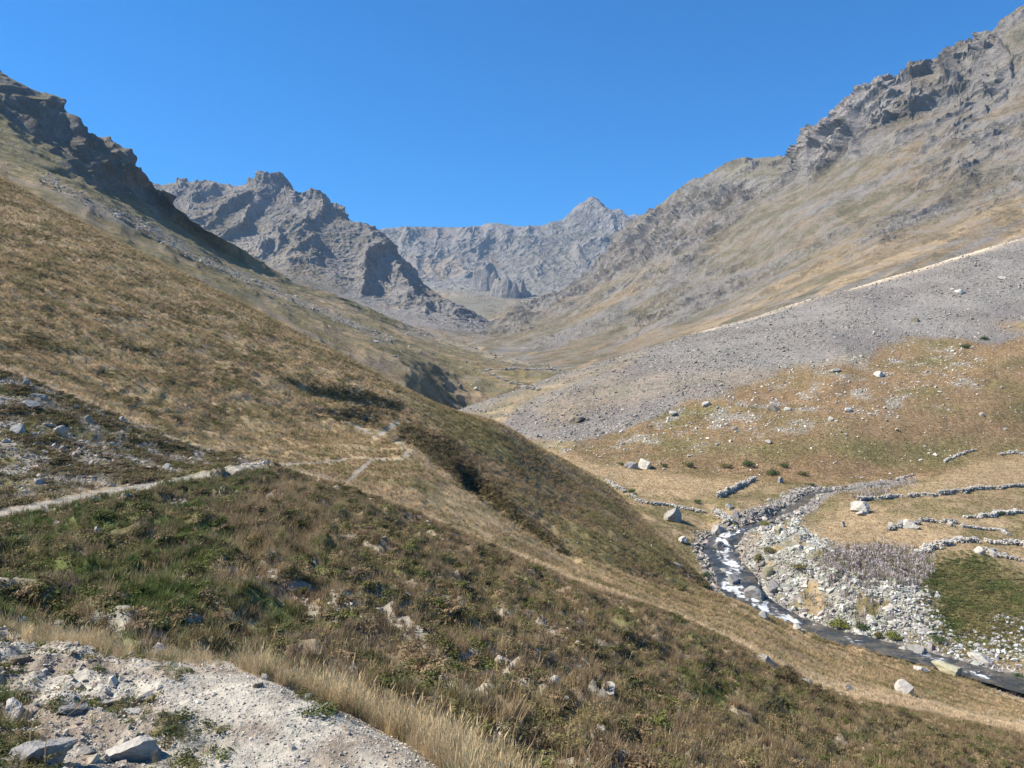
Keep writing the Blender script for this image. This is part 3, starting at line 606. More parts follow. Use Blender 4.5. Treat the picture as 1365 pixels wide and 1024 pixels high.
STB = [rock_mesh('stone_kind', 130 + i, Mi_stone, 2, 9, (1, .8, .62)) for i in range(5)]
TU = [blades('tuft_kind', 26, 1, .28, .05, .55, Mi_grass, i) for i in range(4)]               # unit height, far
TN = [blades('tuft_kind', 44, 1, .22, .012, .6, Mi_grass, 20 + i, 4, .3) for i in range(5)]   # fine, near
LB = [leafball('clump_kind', 170, Mi_leaf, i) for i in range(5)]
def jit(c, s=.12): return c * (1 + rng.normal(0, s, (len(c), 1)))
def powr(n, a, b, e=2.): return a * (1 - rng.random(n) * (1 - (b / a) ** -e)) ** (-1 / e)

P, U, V, N, T = patches[0]; C1 = HOLD_NEAR[0 + 1]; psel = HOLD_NEAR[2]
offp = 1. - psel
# dry grass along the outer edge of the footpath
edge = (sst(1.5, 1.8, T) * sst(2.75, 2.3, T) * offp + .5 * sst(1.75, 1.95, T) * sst(330, 260, U) * sst(2.3, 2.1, T)) * (T < 2.9) * (.08 + sst(-.12, .2, fbm(P * 1.6 + 4, 3)))
q, nn, ij = sample(0, edge, 5900, (-400, 1100), 1500)
sz = rng.uniform(.08, .22, 5900) * (.7 + .9 * rng.random(5900)**2) * (1 + .8 * fbm(q * 1.1, 3)) * np.interp(project(q)[0], [0, 250, 340], [.5, .6, .88]) * np.clip(q[:, 1] / 6, .8, 1.15)
scatter('dry_trailside_grass', TN, q, np.stack([sz, sz, sz], 1), jit(np.where(rng.random((5900, 1)) < .12, V3(.17, .19, .09), V3(.50, .39, .23)), .2), .15, label=('pale straw-coloured long grass bordering the gravel footpath', 'grass'))
# heath and grass on the slope below
dA = sst(2.5, 3.1, T) * (T < 5.05) * offp
cl = fbm(P * .55 + 11, 3)
for nm, vv, n, dn, s0, s1, fl, tint, lab in (
    ('heath_clumps', LB, 15000, dA * sst(-.25, .2, cl) * (1 - .75 * sst(.28, .33, C1.mean(-1) / .9)), .16, .42, .8, None, ('low green and brown heath plants covering the slope below the path', 'ground cover')),
    ('slope_grass', TU, 26000, dA * (.25 + sst(.2, -.2, cl)) , .12, .30, 1, None, ('short brown grass between the heath plants', 'grass')),
    ('slope_tall_grass', TN, 5200, dA * (inpoly(U, V, [(290,690),(380,640),(430,680),(420,760),(330,760)], 15) + .13 + .12 * inpoly(U, V, [(450,700),(1365,1000),(1365,1060),(900,1060),(600,900)], 60)), .25, .5, 1, V3(.34, .25, .14), ('taller tan grass standing in the heath slope', 'grass'))):
    q, nn, (i, j) = sample(0, dn, n); s = rng.uniform(s0, s1, n)
    g = fbm(q * .35 + 8, 3); t = C1[i, j] * 1.25
    if nm == 'heath_clumps': t = np.where((g + rng.normal(0, .15, n) > .02)[:, None], GREEN * V3(1.25, 1.15, 1.1), OLIVE * 1.15); t = np.where((rng.random(n) < .3)[:, None], BROWN * 1.1, t)
    if tint is not None: t = np.tile(tint, (n, 1))
    else: t = np.where(t.mean(1)[:, None] > .2, np.where(rng.random((n, 1)) < .5, BROWN * 1.1, TAN * .8), t)
    scatter(nm, vv, q, np.stack([s, s, s * fl], 1), jit(t, .18), .2, label=lab)
# grass on the hill above the path, on the spurs and down to the stream
dH = (T > 5.02) * (T < 11) * offp * np.clip(60 / P[..., 1].clip(20), .3, 1.6) * (.35 + sst(-.3, .3, fbm(P * .15 + 3, 3)))
n = 90000; q, nn, (i, j) = sample(0, dH, n); s = rng.uniform(.18, .42, n) * np.clip(q[:, 1] / 70, .8, 1.5)
scatter('hill_grass', TU, q, np.stack([s, s, s * .8], 1), jit(C1[i, j] * 1.35, .2), .2, label=('rough brown and tan grass on the hillside above the path', 'grass'))
n = 9000; q, nn, (i, j) = sample(0, (T > 7.1) * (T < 11) * offp * sst(.05, .3, fbm(P * V3(.12, .12, .5) + 60, 4)), n); s = rng.uniform(.25, .6, n)
scatter('hill_scrub', LB, q, np.stack([s * 1.2, s, s * .55], 1), jit(np.where(rng.random((n, 1)) < .6, OLIVE * 1.05, BROWN), .2), .2, label=('low olive scrub in bands across the hillside', 'scrub'))
q, nn, (i, j) = sample(0, (T > 5.03) * (T < 7.0) * offp * sst(380, 300, U) * sst(-.1, .2, cl), 2600); s = rng.uniform(.2, .5, 2600)
scatter('bank_heath_clumps', LB, q, np.stack([s, s, s * .7], 1), jit(np.where(rng.random((2600, 1)) < .5, OLIVE, BROWN * .9), .2), .2, label=('olive and brown plant clumps on the stony bank above the path', 'ground cover'))
lowp = (T > .8) * (T < 2.2) * (inpoly(U, V, [(-260,900),(20,930),(40,980),(70,1060),(-260,1060)], 10) + .22 * inpoly(U, V, [(205,960),(290,965),(330,1040),(190,1040)], 10) + .2 * inpoly(U, V, [(80,930),(200,930),(200,960),(110,960)], 10) + .6 * inpoly(U, V, [(385,915),(430,940),(470,975),(420,960)], 6) + .04 * sst(300, 100, U) + .3 * sst(.1, .3, fbm(P * 2.2, 3)) * sst(360, 200, U))
n = 1250; q, nn, (i, j) = sample(0, lowp, n, (-420, 700), 1060); s = rng.uniform(.03, .10, n)
scatter('path_side_plants', LB, q, np.stack([s, s, s * .7], 1), jit(np.where(rng.random((n, 1)) < .5, GREEN * 1.1, OLIVE), .25), .3, label=('small green plants on the rough side of the footpath', 'ground cover'))
n = 420; q, nn, (i, j) = sample(0, lowp, n, (-420, 700), 1060); s = rng.uniform(.04, .13, n)
scatter('path_side_grass', TN, q, np.stack([s, s, s * .9], 1), jit(np.where(rng.random((n, 1)) < .55, V3(.13, .15, .06), V3(.36, .28, .16)), .25), .3, label=('thin green and straw grass between the stones beside the footpath', 'grass'))
n = 2500; q, nn, (i, j) = sample(0, (T > 5) * (inpoly(U, V, [(392,508),(470,520),(530,540),(525,556),(440,535)], 8) + inpoly(U, V, [(430,545),(510,550),(500,570),(440,560)], 6) + 1.2 * inpoly(U, V, [(530,570),(600,585),(655,655),(745,725),(748,735),(700,705),(620,650),(560,600)], 5)), n); s = rng.uniform(.3, .7, n)  # last polygon: dark clumps imitate the ravine's shadow; the others are scarp scrub
scatter('scrub_and_ravine_shade', LB, q, np.stack([s, s, s * .8], 1), jit(np.where(rng.random((n, 1)) < .5, OLIVE * .7, BROWN * .6), .25), .3, label=('dark brown scrub on the eroded spur edges, also standing in for ravine shade', 'scrub'))
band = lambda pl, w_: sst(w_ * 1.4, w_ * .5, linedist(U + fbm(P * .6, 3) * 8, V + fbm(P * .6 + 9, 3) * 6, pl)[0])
shade_band = (T > 7.5) * (band([(545,578),(585,606),(625,640),(668,676)], 12) + band([(650,664),(700,704),(752,742)], 4)) + .8 * band([(1046,902),(1075,922),(1110,944),(1130,958)], 9) * (T > 4.6)  # where darkened scrub imitates the shadow of the gully and the lower hollow
n = 2600; q, nn, (i, j) = sample(0, shade_band, n); s = rng.uniform(.25, .55, n)
scatter('gully_shade_scrub', LB, q, np.stack([s, s, s * .9], 1), jit(np.where(rng.random((n, 1)) < .6, OLIVE * .45, BROWN * .4), .25), .3, label=('low scrub tinted dark to stand in for shade beside the spur crest', 'scrub'))
ph_ = P[..., 2] + fbm(P * .12, 3) * 2.2 + P[..., 0] * .02; tb = sst(.28, .12, np.abs((ph_ * 1.15 + .15) % 1. - .5))
n = 9000; q, nn, (i, j) = sample(0, dA * (.15 + tb) * inpoly(U, V, [(-90,700),(60,680),(200,660),(330,640),(330,700),(290,800),(240,850),(-90,840)], 25) * sst(-.25, .1, fbm(P * .3 + 15, 3)), n); s = rng.uniform(.08, .2, n)
scatter('green_terrace_grass', TU, q, np.stack([s * 1.5, s * 1.5, s], 1), jit(np.tile(V3(.125, .165, .05), (n, 1)), .2), .2, label=('short fresh green grass on the small terraces of the slope', 'grass'))
# loose stones of the near ground
def stones(nm, pi, dens, n, a, b, tint, lab, e=2.2, vv=None, **k):
    q, nn, (i, j) = sample(pi, dens, n, **k); s = powr(n, a, b, e); sc = np.stack([s, s * rng.uniform(.7, 1, n), s * rng.uniform(.6, 1, n)], 1)
    t = np.tile(tint, (n, 1)) * rng.normal(1, .17, (n, 1)) * (1 + rng.normal(0, .035, (n, 3)))
    return scatter(nm, vv or ST, q, sc, t, .5, .15, label=lab)
tr1 = trail * (P[..., 1] < 9)
rgh = sst(330, 120, U) + .15
stones('path_gravel', 0, tr1 * np.clip(4 / P[..., 1].clip(1), .2, 1.3), 36000, .005, .016, V3(.38, .35, .29), ('small pale gravel lying on the footpath', 'gravel'), urange=(-420, 900), vmax=1060)
stones('path_rubble', 0, tr1 * rgh * np.clip(4 / P[..., 1].clip(1), .2, 1.3), 5200, .012, .05, V3(.34, .305, .25), ('broken stones littering the left side of the footpath', 'rubble'), urange=(-420, 620), vmax=1060)
grv = sst(.2, .26, C1.mean(-1)) * dA
stones('slope_rubble', 0, grv + dA * .02, 5200, .03, .16, V3(.35, .30, .24), ('pale stones in the bare patches of the slope', 'rubble'))
stones('bank_rubble', 0, bank * (T < 7) * (.3 + sst(.08, .15, C1.mean(-1))), 8000, .05, .28, V3(.31, .27, .225), ('grey stones on the eroded bank above the path', 'rubble'))
# valley: scree, stone belt, bluff, stream bed
P, U, V, N, T = patches[1]; C2 = C
stones('scree_stones', 1, VSCREE * (T > 5) * (T < 8.05) * np.clip(300 / P[..., 1], .5, 2) * (.3 + sst(-.3, .3, fbm(P * .04, 4))) * (1 - .9 * np.clip(rib, 0, 1)), 80000, .16, 1.3, V3(.25, .228, .195), ('grey loose stones of the big scree cone', 'scree'), 2.6)
stones('pasture_stones', 1, belt * (.15 + sst(.0, .3, fbm(P * V3(.12, .12, .3) + 3, 4))) + slope_ * .05 * (T > 5), 4200, .24, 1.0, V3(.42, .39, .34), ('small pale stones strewn in the brown pasture below the scree', 'rubble'), 2.6)
stones('bluff_stones', 1, BL2 * sst(-.2, .1, fbm(P * .25 + 9, 3)) * (SD2 > 2.4), 5200, .16, .9, V3(.36, .35, .31), ('pale angular stones of the eroded bank above the stream', 'rubble'), 2.2)
stones('streambed_stones', 1, np.exp(-((SD2 - 3.1) / 1.5)**2) * (.25 + (U < 1090)) + .65 * (SD2 < 2.6) * (U < 1100), 11000, .14, 1.0, V3(.27, .245, .21), ('grey and white stones along the stream edges', 'rubble'), 2.)
bar = inpoly(U, V, [(1180,850),(1240,800),(1250,830),(1330,850),(1450,880),(1450,920),(1300,890)], 8) + inpoly(U, V, [(1320,820),(1400,830),(1400,870),(1310,860)], 8)
stones('gravel_bar_stones', 1, bar, 1800, .15, .6, V3(.36, .36, .35), ('pale stones of the gravel bar on the far bank', 'rubble'))
dV = (T < 5.6) * (T > 1) * (1 - chan) * (1 - bluff * .8) * np.clip(120 / P[..., 1], .4, 1.3)
n = 42000; q, nn, (i, j) = sample(1, dV, n); s = rng.uniform(.22, .5, n)
scatter('valley_grass', TU, q, np.stack([s, s, s * .6], 1), jit(C2[i, j] * 1.3, .16), .2, label=('tan and brown grass of the riverside meadows', 'grass'))
n = 45000; q, nn, (i, j) = sample(1, slope_ * (T > 4.8) * (1 - scree), n); s = rng.uniform(.25, .55, n)
scatter('pasture_grass', TU, q, np.stack([s, s, s * .5], 1), jit(C2[i, j] * 1.4, .16), .2, label=('brown grass on the pasture slope below the scree', 'grass'))
gz = inpoly(U, V, [(1225,765),(1300,745),(1380,790),(1500,800),(1500,860),(1300,865),(1235,835)], 14)
n = 3600; q, nn, (i, j) = sample(1, gz, n); s = rng.uniform(.3, .8, n)
scatter('green_riverside_herbs', LB, q, np.stack([s, s, s * .7], 1), jit(np.where(fbm(q * .15, 3)[:, None] + rng.normal(0, .15, (n, 1)) > .0, GREEN * 1.2, OLIVE * 1.2), .2), .2, label=('dense green herbs covering the bank beside the stream', 'ground cover'))
fw = np.maximum(inpoly(U, V, [(1092,752),(1110,738),(1180,735),(1232,748),(1240,765),(1205,778),(1105,776)], 14) * (.4 + sst(-.2, .2, fbm(P * .5, 3))), inpoly(U, V, [(1062,800),(1100,785),(1170,800),(1190,830),(1090,826)], 12) * .35 * sst(-.2, .2, fbm(P * .5, 3)))
fw = np.maximum(fw, inpoly(U, V, [(1130,662),(1215,640),(1225,646),(1150,668)], 5) * .14)
Mi_fw = inst_mat('withered seed heads', .8, 1.2, transl=.25)
FW = [blades('stalk_kind', 9, 1, .35, .09, .12, Mi_fw, 60 + i, 2, 1., .1) for i in range(3)]
n = 3000; q, nn, (i, j) = sample(1, fw, n); s = rng.uniform(.3, 1.1, n)
scatter('withered_willowherb', FW, q, np.stack([s * .8, s * .8, s * .8], 1), jit(np.where(rng.random((n, 1)) < .25, V3(.2, .19, .1), V3(.47, .41, .38)), .2), .08, label=('patch of withered pinkish grey flower stalks on the stream bank', 'wildflowers'))
# spur, moraine and mountain-side blocks
P, U, V, N, T = patches[2]
md = np.zeros_like(U)
for pl, w_ in (([(60,240),(120,275),(200,305),(250,335)], 8), ([(250,340),(330,372),(440,420),(520,455)], 5), ([(540,438),(600,452),(660,472),(760,496)], 8)):
    md = np.maximum(md, sst(w_ * 1.5, w_ * .3, linedist(U, V, pl)[0]))
stones('moraine_blocks', 2, md * (.3 + sst(-.2, .2, fbm(P * .03, 3))) + .05 * (T > 1) * (T < 3), 6500, .4, 2.2, V3(.27, .26, .24), ('grey blocks of the stone trail running down the left hillside', 'scree'), 2.3)

# ============================================================ BOULDERS, ONE BY ONE
M_pale = obj_mat('pale granite', (.36, .34, .30), .25, .05, 2.5); M_grey = obj_mat('grey rock', (.25, .24, .225), .28, .05, 3)
M_brn = obj_mat('brown lichened rock', (.21, .18, .14), .25, .05, 3); M_yel = obj_mat('yellow lichened rock', (.31, .29, .20), .25, .05, 2.5)
M_wht = obj_mat('white rock', (.40, .375, .33), .22, .04, 2.5)
def boulder(u, v, w, h, mat, label, flat=None, rz=0., seed=0, cuts=15, cat='boulder', tilt=0., grp=None, rough=.12):
    """u, v = foot of the rock in photo pixels; w, h = its width and height there"""
    p, nn = lookup(u, v); d = p[1]; W_ = w * d / FPX / 2; H_ = h * d / FPX
    me = rock_mesh(cat, 500 + seed, mat, 4 if w > 18 else 3, cuts, (1, 1, 1), rough); zz = np.array([q.co[2] for q in me.vertices]); k = 1.32
    o = link(cat, me, (p[0], p[1] + W_ * .3, p[2] + H_ * .22), (tilt, 0, rz), (W_ * k, W_ * (flat or .8) * k, H_ * .9), label=label, category=cat, group=grp)
    return o
BL = [
 (1209,926,24,17,M_wht,'white rounded boulder lying alone in the brown meadow at lower right'),
 (900,695,26,19,M_pale,'pale blocky boulder in front of the dry stone wall left of the stream'),
 (840,623,17,12,M_grey,'darker left boulder of the pair at the foot of the stony pasture'),
 (860,623,20,14,M_pale,'paler right boulder of the pair at the foot of the stony pasture'),
 (768,562,22,10,M_brn,'dark slanted slab boulder sticking out of the pale scree'),
 (1030,546,17,9,M_brn,'brown wedge-shaped boulder in the pasture below the scree'),
 (1222,872,28,17,M_grey,'large grey triangular boulder standing in the far edge of the stream'),
 (1205,872,12,11,M_wht,'small white boulder in the water beside the triangular boulder'),
 (1268,898,52,12,M_yel,'long flat yellow lichened slab on the near bank of the stream'),
 (1230,897,22,9,M_pale,'pale low rock on the near bank beside the yellow slab'),
 (1307,882,30,9,M_pale,'low pale boulder on the gravel edge of the far bank'),
 (1280,722,12,10,M_wht,'round whitish boulder sitting on top of the lower stone bank'),
 (1148,682,26,13,M_pale,'pale tilted boulder at the near end of the long dry stone wall'),
 (1150,688,18,6,M_wht,'flat whitish slab in front of the tilted boulder by the wall'),
 (1214,705,26,12,M_pale,'whaleback boulder at the left end of the middle stone bank'),
 (1188,704,10,6,M_pale,'small pale rock left of the whaleback boulder'),
 (1312,738,16,10,M_wht,'light blocky boulder below the lower stone bank'),
 (1325,744,13,12,M_pale,'upright pale boulder right of the light blocky one'),
 (1126,700,7,8,M_pale,'small upright pale rock alone in the tan meadow'),
 (902,756,18,7,M_wht,'flat whitish rock in the green pasture left of the stream'),
 (912,724,20,7,M_pale,'flat pale rock in the grass left of the little cascade'),
 (957,712,18,17,M_pale,'pale block at the head of the first cascade'),
 (960,735,18,13,M_grey,'dark brown grey boulder splitting the first cascade'),
 (973,678,12,9,M_pale,'pale rock on top of the stone heap above the cascade'),
 (982,690,12,13,M_grey,'grey upright rock on the stone heap above the cascade'),
 (1042,645,10,8,M_grey,'dark grey rock at the upper bend of the stream'),
 (1018,695,14,6,M_pale,'flat pale rock on the bank below the grassy knoll'),
 (980,782,26,16,M_grey,'large grey boulder on the left of the white rapids'),
 (1004,802,24,18,M_grey,'rounded grey boulder in the middle of the white rapids'),
 (1034,786,22,12,M_grey,'dark wet boulder at the right edge of the white rapids'),
 (1018,824,18,11,M_grey,'dark boulder at the foot of the white rapids'),
 (990,765,14,11,M_grey,'grey boulder just above the white rapids'),
 (964,766,20,9,M_pale,'long pale boulder on the left bank above the rapids'),
 (1054,830,16,11,M_pale,'pale pinkish boulder at the right end of the rapids'),
 (1064,838,14,9,M_pale,'whitish rock where the rapids calm down'),
 (1024,770,14,18,M_yel,'tall yellowish outcrop rock at the foot of the eroded bank'),
 (1040,712,14,16,M_yel,'yellowish outcrop rock at the top of the eroded bank'),
 (284,862,32,19,M_wht,'white angular rock in the grass just beyond the footpath'),
 (244,860,9,9,M_wht,'small white rock left of the white angular one beyond the footpath'),
 (672,888,22,14,M_pale,'pale block half buried in the middle of the heath slope'),
 (738,912,16,11,M_wht,'rounded whitish rock in the lower heath slope'),
 (812,926,24,13,M_wht,'whitish tilted rock at the right edge of the bare gravel patch'),
 (755,938,11,9,M_wht,'small white rock below the bare gravel patch'),
 (445,908,14,16,M_pale,'pale rock behind the straw-coloured grass'),
 (129,710,9,9,M_pale,'small upright pale rock in the green slope under the upper path'),
 (124,672,14,8,M_pale,'pale rock just under the edge of the upper path'),
 (78,700,12,6,M_wht,'flat white rock low in the green slope under the upper path'),
 (33,515,14,10,M_grey,'grey rock near the top of the stony bank'),
 (48,532,20,10,M_grey,'grey slab below the top rock of the stony bank'),
 (38,544,22,11,M_grey,'broad grey rock on the stony bank'),
 (20,578,22,12,M_grey,'grey block at the left of the stony bank'),
 (75,580,20,12,M_pale,'pale block in the middle of the stony bank'),
 (163,563,12,8,M_pale,'pale rock near the right crest of the stony bank'),
 (118,562,14,10,M_grey,'grey rock right of the middle of the stony bank'),
 (52,645,16,8,M_pale,'flat pale rock at the foot of the stony bank'),
 (1028,545,8,5,M_pale,'small rock leaning on the brown wedge-shaped boulder'),
 (1053,548,12,6,M_wht,'white rock right of the brown wedge-shaped boulder'),
 (1132,550,13,8,M_wht,'white rock in the middle of the stony pasture'),
 (1110,560,10,6,M_wht,'white rock left of and below the middle one of the stony pasture'),
 (942,542,12,6,M_pale,'pale rock at the left of the stony pasture'),
 (979,571,11,5,M_pale,'pale flat rock low in the brown pasture'),
 (1023,590,10,5,M_pale,'pale lone rock lowest in the brown pasture'),
 (1173,501,14,7,M_wht,'white rock just under the edge of the scree'),
 (1113,496,14,6,M_pale,'long pale rock at the upper edge of the stony pasture'),
 (1310,556,8,6,M_wht,'small white rock at the far right of the pasture'),
 (1337,372,9,7,M_pale,'pale block high up on the scree'),
 (1280,392,16,8,M_pale,'large pale block on the upper scree'),
 (1221,429,9,6,M_brn,'dark block on the middle of the scree'),
 (898,552,14,6,M_pale,'pale flat rock at the lower edge of the scree'),
 (614,516,10,6,M_brn,'dark boulder at the grassy edge of the far gully'),
 (634,520,8,5,M_pale,'pale boulder right of the dark one at the far gully'),
]
for k, b in enumerate(BL): boulder(*b, seed=k, rz=(k * 1.7) % 3, flat=.8 if b[2] < 40 else .5)
# long lichened outcrops breaking the crest of the heath slope
for k, (u, v, w, h, l) in enumerate(((1026,892,50,12,'long lichened rock rib on the crest of the heath slope'), (1078,914,30,8,'lower lichened rock rib right of the long one on the crest'), (1133,922,14,8,'smallest lichened rock right of the two ribs on the crest'))):
    o = boulder(u, v, w, h, M_pale, l, .35, seed=90 + k, rough=.25); o.rotation_euler = (0, .72 if k == 0 else .5, 0)
# rocks set in the ground beside the footpath
for k, (u, v, w, h, m, l, fl) in enumerate(((182,1012,64,36,M_wht,'flat cracked whitish rock set in the ground beside the footpath',.9), (45,1016,70,34,M_grey,'grey jagged rock at the bottom left corner',.8), (18,965,34,36,M_wht,'pointed pale rock in the dark grass at the left edge',.7),
    (142,942,18,10,M_wht,'small white stone left of the embedded flat stones',.8), (172,954,26,9,M_wht,'white flat stone above the cracked whitish rock',.8), (196,930,26,8,M_grey,'flat grey stone in the middle of the rough path side',.9),
    (105,915,12,9,M_wht,'little pointed white stone in the rubble',.8), (25,882,26,12,M_brn,'reddish brown stone at the left of the path',.8), (97,873,12,8,M_brn,'brown stone on the outer rim of the path at left',.8),
    (342,916,15,9,M_brn,'dark hollowed stone on the outer rim of the path',.8), (90,950,40,10,M_grey,'low grey slab in the rubble left of the path',.8), (75,1000,20,14,M_grey,'grey stone between the jagged and the cracked rock',.8), (110,1008,24,12,M_grey,'bluish grey stone beside the cracked whitish rock',.8))):
    boulder(u, v, w, h * .8, m, l, fl, seed=120 + k, rz=k, cat='rock', rough=.2)
# rocks of a size: counted ones of each place
RK = {m: [rock_mesh('rock', 300 + i, m, 2, 9, (1, .8, .7)) for i in range(5)] for m in (M_pale, M_grey, M_wht)}
TONE = {}
def rocks(pi, dens, n, a, b, mats, group, marks, **k):
    """counted rocks; each label says tone, size, shape and the landmark it lies by"""
    q, nn, ij = sample(pi, dens, n, **k); U_, V_ = project(q)
    for i in range(n):
        s = float(powr(1, a, b)[0]); m = random.choice(mats); f = random.uniform(.5, .95)
        w = min(marks, key=lambda t: math.hypot(t[0] - U_[i], (t[1] - V_[i]) * 1.5))[2]
        l = '%s %s %s rock %s' % ('large' if s > a + (b - a) * .45 else 'middle-sized' if s > a + (b - a) * .15 else 'small', {M_pale: 'pale', M_grey: 'grey', M_wht: 'whitish'}[m], 'flat' if f < .65 else 'blocky' if f > .8 else 'squat', w)
        link('rock', random.choice(RK[m]), q[i] + V3(0, 0, s * .12), (random.uniform(-.3, .3), random.uniform(-.3, .3), random.uniform(0, 6.28)), (s, s * random.uniform(.7, 1), s * f), label=l, category='rock', group=group)
P, U, V, N, T = patches[1]
inr = dict(urange=(0, 1365), vmax=1020)
rocks(1, belt * (T > 4.9), 66, .4, .95, (M_pale, M_wht), 'pale rocks strewn over the pasture', [(860,570,'at the left tip of the stony pasture'), (960,550,'left of the brown wedge-shaped boulder'), (1060,550,'right of the brown wedge-shaped boulder'), (1150,500,'just below the scree edge'), (1160,555,'in the middle of the stony pasture'), (1260,480,'high in the pasture near the dark bushes'), (1290,520,'at the right of the stony pasture')], **inr)
rocks(1, (SD2 < 3.8) * (U < 1085) * (V > 650) * (.3 + sst(.8, 2.6, SD2)), 84, .3, .9, (M_grey, M_grey, M_pale), 'rocks in the rapids', [(1070,662,'in the stream at its upper bend'), (1030,695,'in the stream below the grassy knoll'), (985,712,'at the top of the cascade'), (965,745,'in the pool under the first cascade'), (985,780,'beside the white rapids'), (1010,810,'at the foot of the white rapids'), (1060,835,'where the rapids calm down')], **inr)
rocks(1, np.exp(-((SD2 - 3.4) / .8)**2) * (U > 1075), 26, .25, .6, (M_pale, M_wht, M_grey), 'rocks along the lower stream', [(1110,845,'by the yellow-green shrub on the lower stream'), (1200,868,'near the triangular boulder'), (1290,890,'near the yellow slab on the lower stream'), (1350,905,'by the lower stream at the right edge')], **inr)
rocks(1, BL2, 34, .35, .85, (M_pale, M_pale, M_grey), 'rocks of the eroded bank', [(1030,720,'at the top of the eroded bank'), (1040,770,'low on the eroded bank above the rapids'), (1120,790,'between the two patches of withered stalks'), (1220,810,'at the right end of the eroded bank')], **inr)
P, U, V, N, T = patches[0]
rocks(0, grv + dA * .12, 46, .10, .24, (M_pale, M_wht, M_pale), 'rocks on the heath slope', [(80,760,'in the green left part of the heath slope'), (340,720,'near the tall tan grass patch'), (520,800,'in the middle of the heath slope'), (620,880,'in the bare gravel left of the half buried block'), (800,920,'around the bare gravel patch'), (900,980,'low in the heath slope'), (1150,970,'in the heath right of the rock ribs')], **inr)
rocks(0, bank * (T > 5.1) * (T < 7), 32, .14, .32, (M_grey, M_pale), 'rocks of the stony bank', [(20,560,'at the left of the stony bank'), (90,600,'in the middle of the stony bank'), (170,600,'at the right of the stony bank'), (60,650,'at the foot of the stony bank near the path')], **inr)
rocks(0, (T > 9.5) * (T < 11) * inpoly(U, V, [(680,690),(760,690),(930,740),(930,790),(800,760),(700,720)], 10) + (T > 9.5) * (T < 11) * inpoly(U, V, [(600,540),(660,560),(700,600),(640,600)], 8), 20, .2, .5, (M_pale, M_grey), 'rocks in the hollow', [(640,570,'under the crest of the spur'), (740,710,'in the lower hollow of the spur'), (880,760,'in the pasture left of the rapids')], **inr)

# ============================================================ DRY STONE WALLS
WS = {m: [rock_mesh('stone', 400 + i, m, 1, 7, (1, .75, .7)) for i in range(6)] for m in (M_pale, M_grey, M_wht)}
def wall(pts, h, th, label, loose=.2, size=.24, caps=10):
    q = []
    for a, b in zip(pts[:-1], pts[1:]):
        n = 8
        for i in range(n): t = i / n; q.append(lookup(a[0] + (b[0] - a[0]) * t, a[1] + (b[1] - a[1]) * t)[0])
    q.append(lookup(*pts[-1])[0]); q = np.array(q); base = q[0].copy()
    e = link('dry_stone_wall', None, base, label=label, category='stone wall', group='dry stone walls of the valley')
    L = np.concatenate([[0], np.cumsum(np.linalg.norm(np.diff(q, axis=0), axis=1))]); vs_ = []; fs = []; s = 0; placed = []
    while s < L[-1]:
        c = np.array([np.interp(s, L, q[:, k]) for k in range(3)]); c2 = np.array([np.interp(s + .3, L, q[:, k]) for k in range(3)]); dr = c2 - c; dr[2] = 0; dr /= np.linalg.norm(dr) + 1e-9; nr = V3(-dr[1], dr[0], 0)
        hh = h * (.7 + .6 * fbm((c * .25)[None], 2)[0] + .15)
        z = 0. if fbm((c * .5)[None] + 3, 2)[0] > -.22 else hh
        while z < hh:
            for side in (-1, 0, 1) if th > .5 else (-.6, .6):
                r = size * random.uniform(.5, 1.7); placed.append((c + nr * side * th * .4 * (1 - .3 * z / h) + V3(*np.random.default_rng(len(placed)).normal(0, loose * .3, 2), z + r * .3), r))
            z += size * 1.05
        s += size * 1.5
    top = sorted(range(len(placed)), key=lambda i: -placed[i][1] - placed[i][0][2] * .0)[:caps]
    for i, (c, r) in enumerate(placed):
        rot = Euler((random.uniform(-.3, .3), random.uniform(-.3, .3), random.uniform(0, 6.28)))
        if i in top:
            link('stone', random.choice(WS[random.choice((M_pale, M_grey))]), c - base, rot, (r * 1.5, r * 1.4, r * 1.3), e)
        else:
            m = random.choice(WS[M_pale]); k = len(vs_); M_ = np.array(rot.to_matrix())
            co = np.array([v.co[:] for v in m.vertices]) @ M_.T * r + (c - base); vs_ += list(co); fs += [tuple(k + x for x in p.vertices) for p in m.polygons]
    o = link('loose_stones', py_mesh('loose_stones', vs_, fs, M_lay), parent=e); o['kind'] = 'stuff'
M_lay = obj_mat('wall stone', (.36, .34, .30), .35, .05, 1.6)
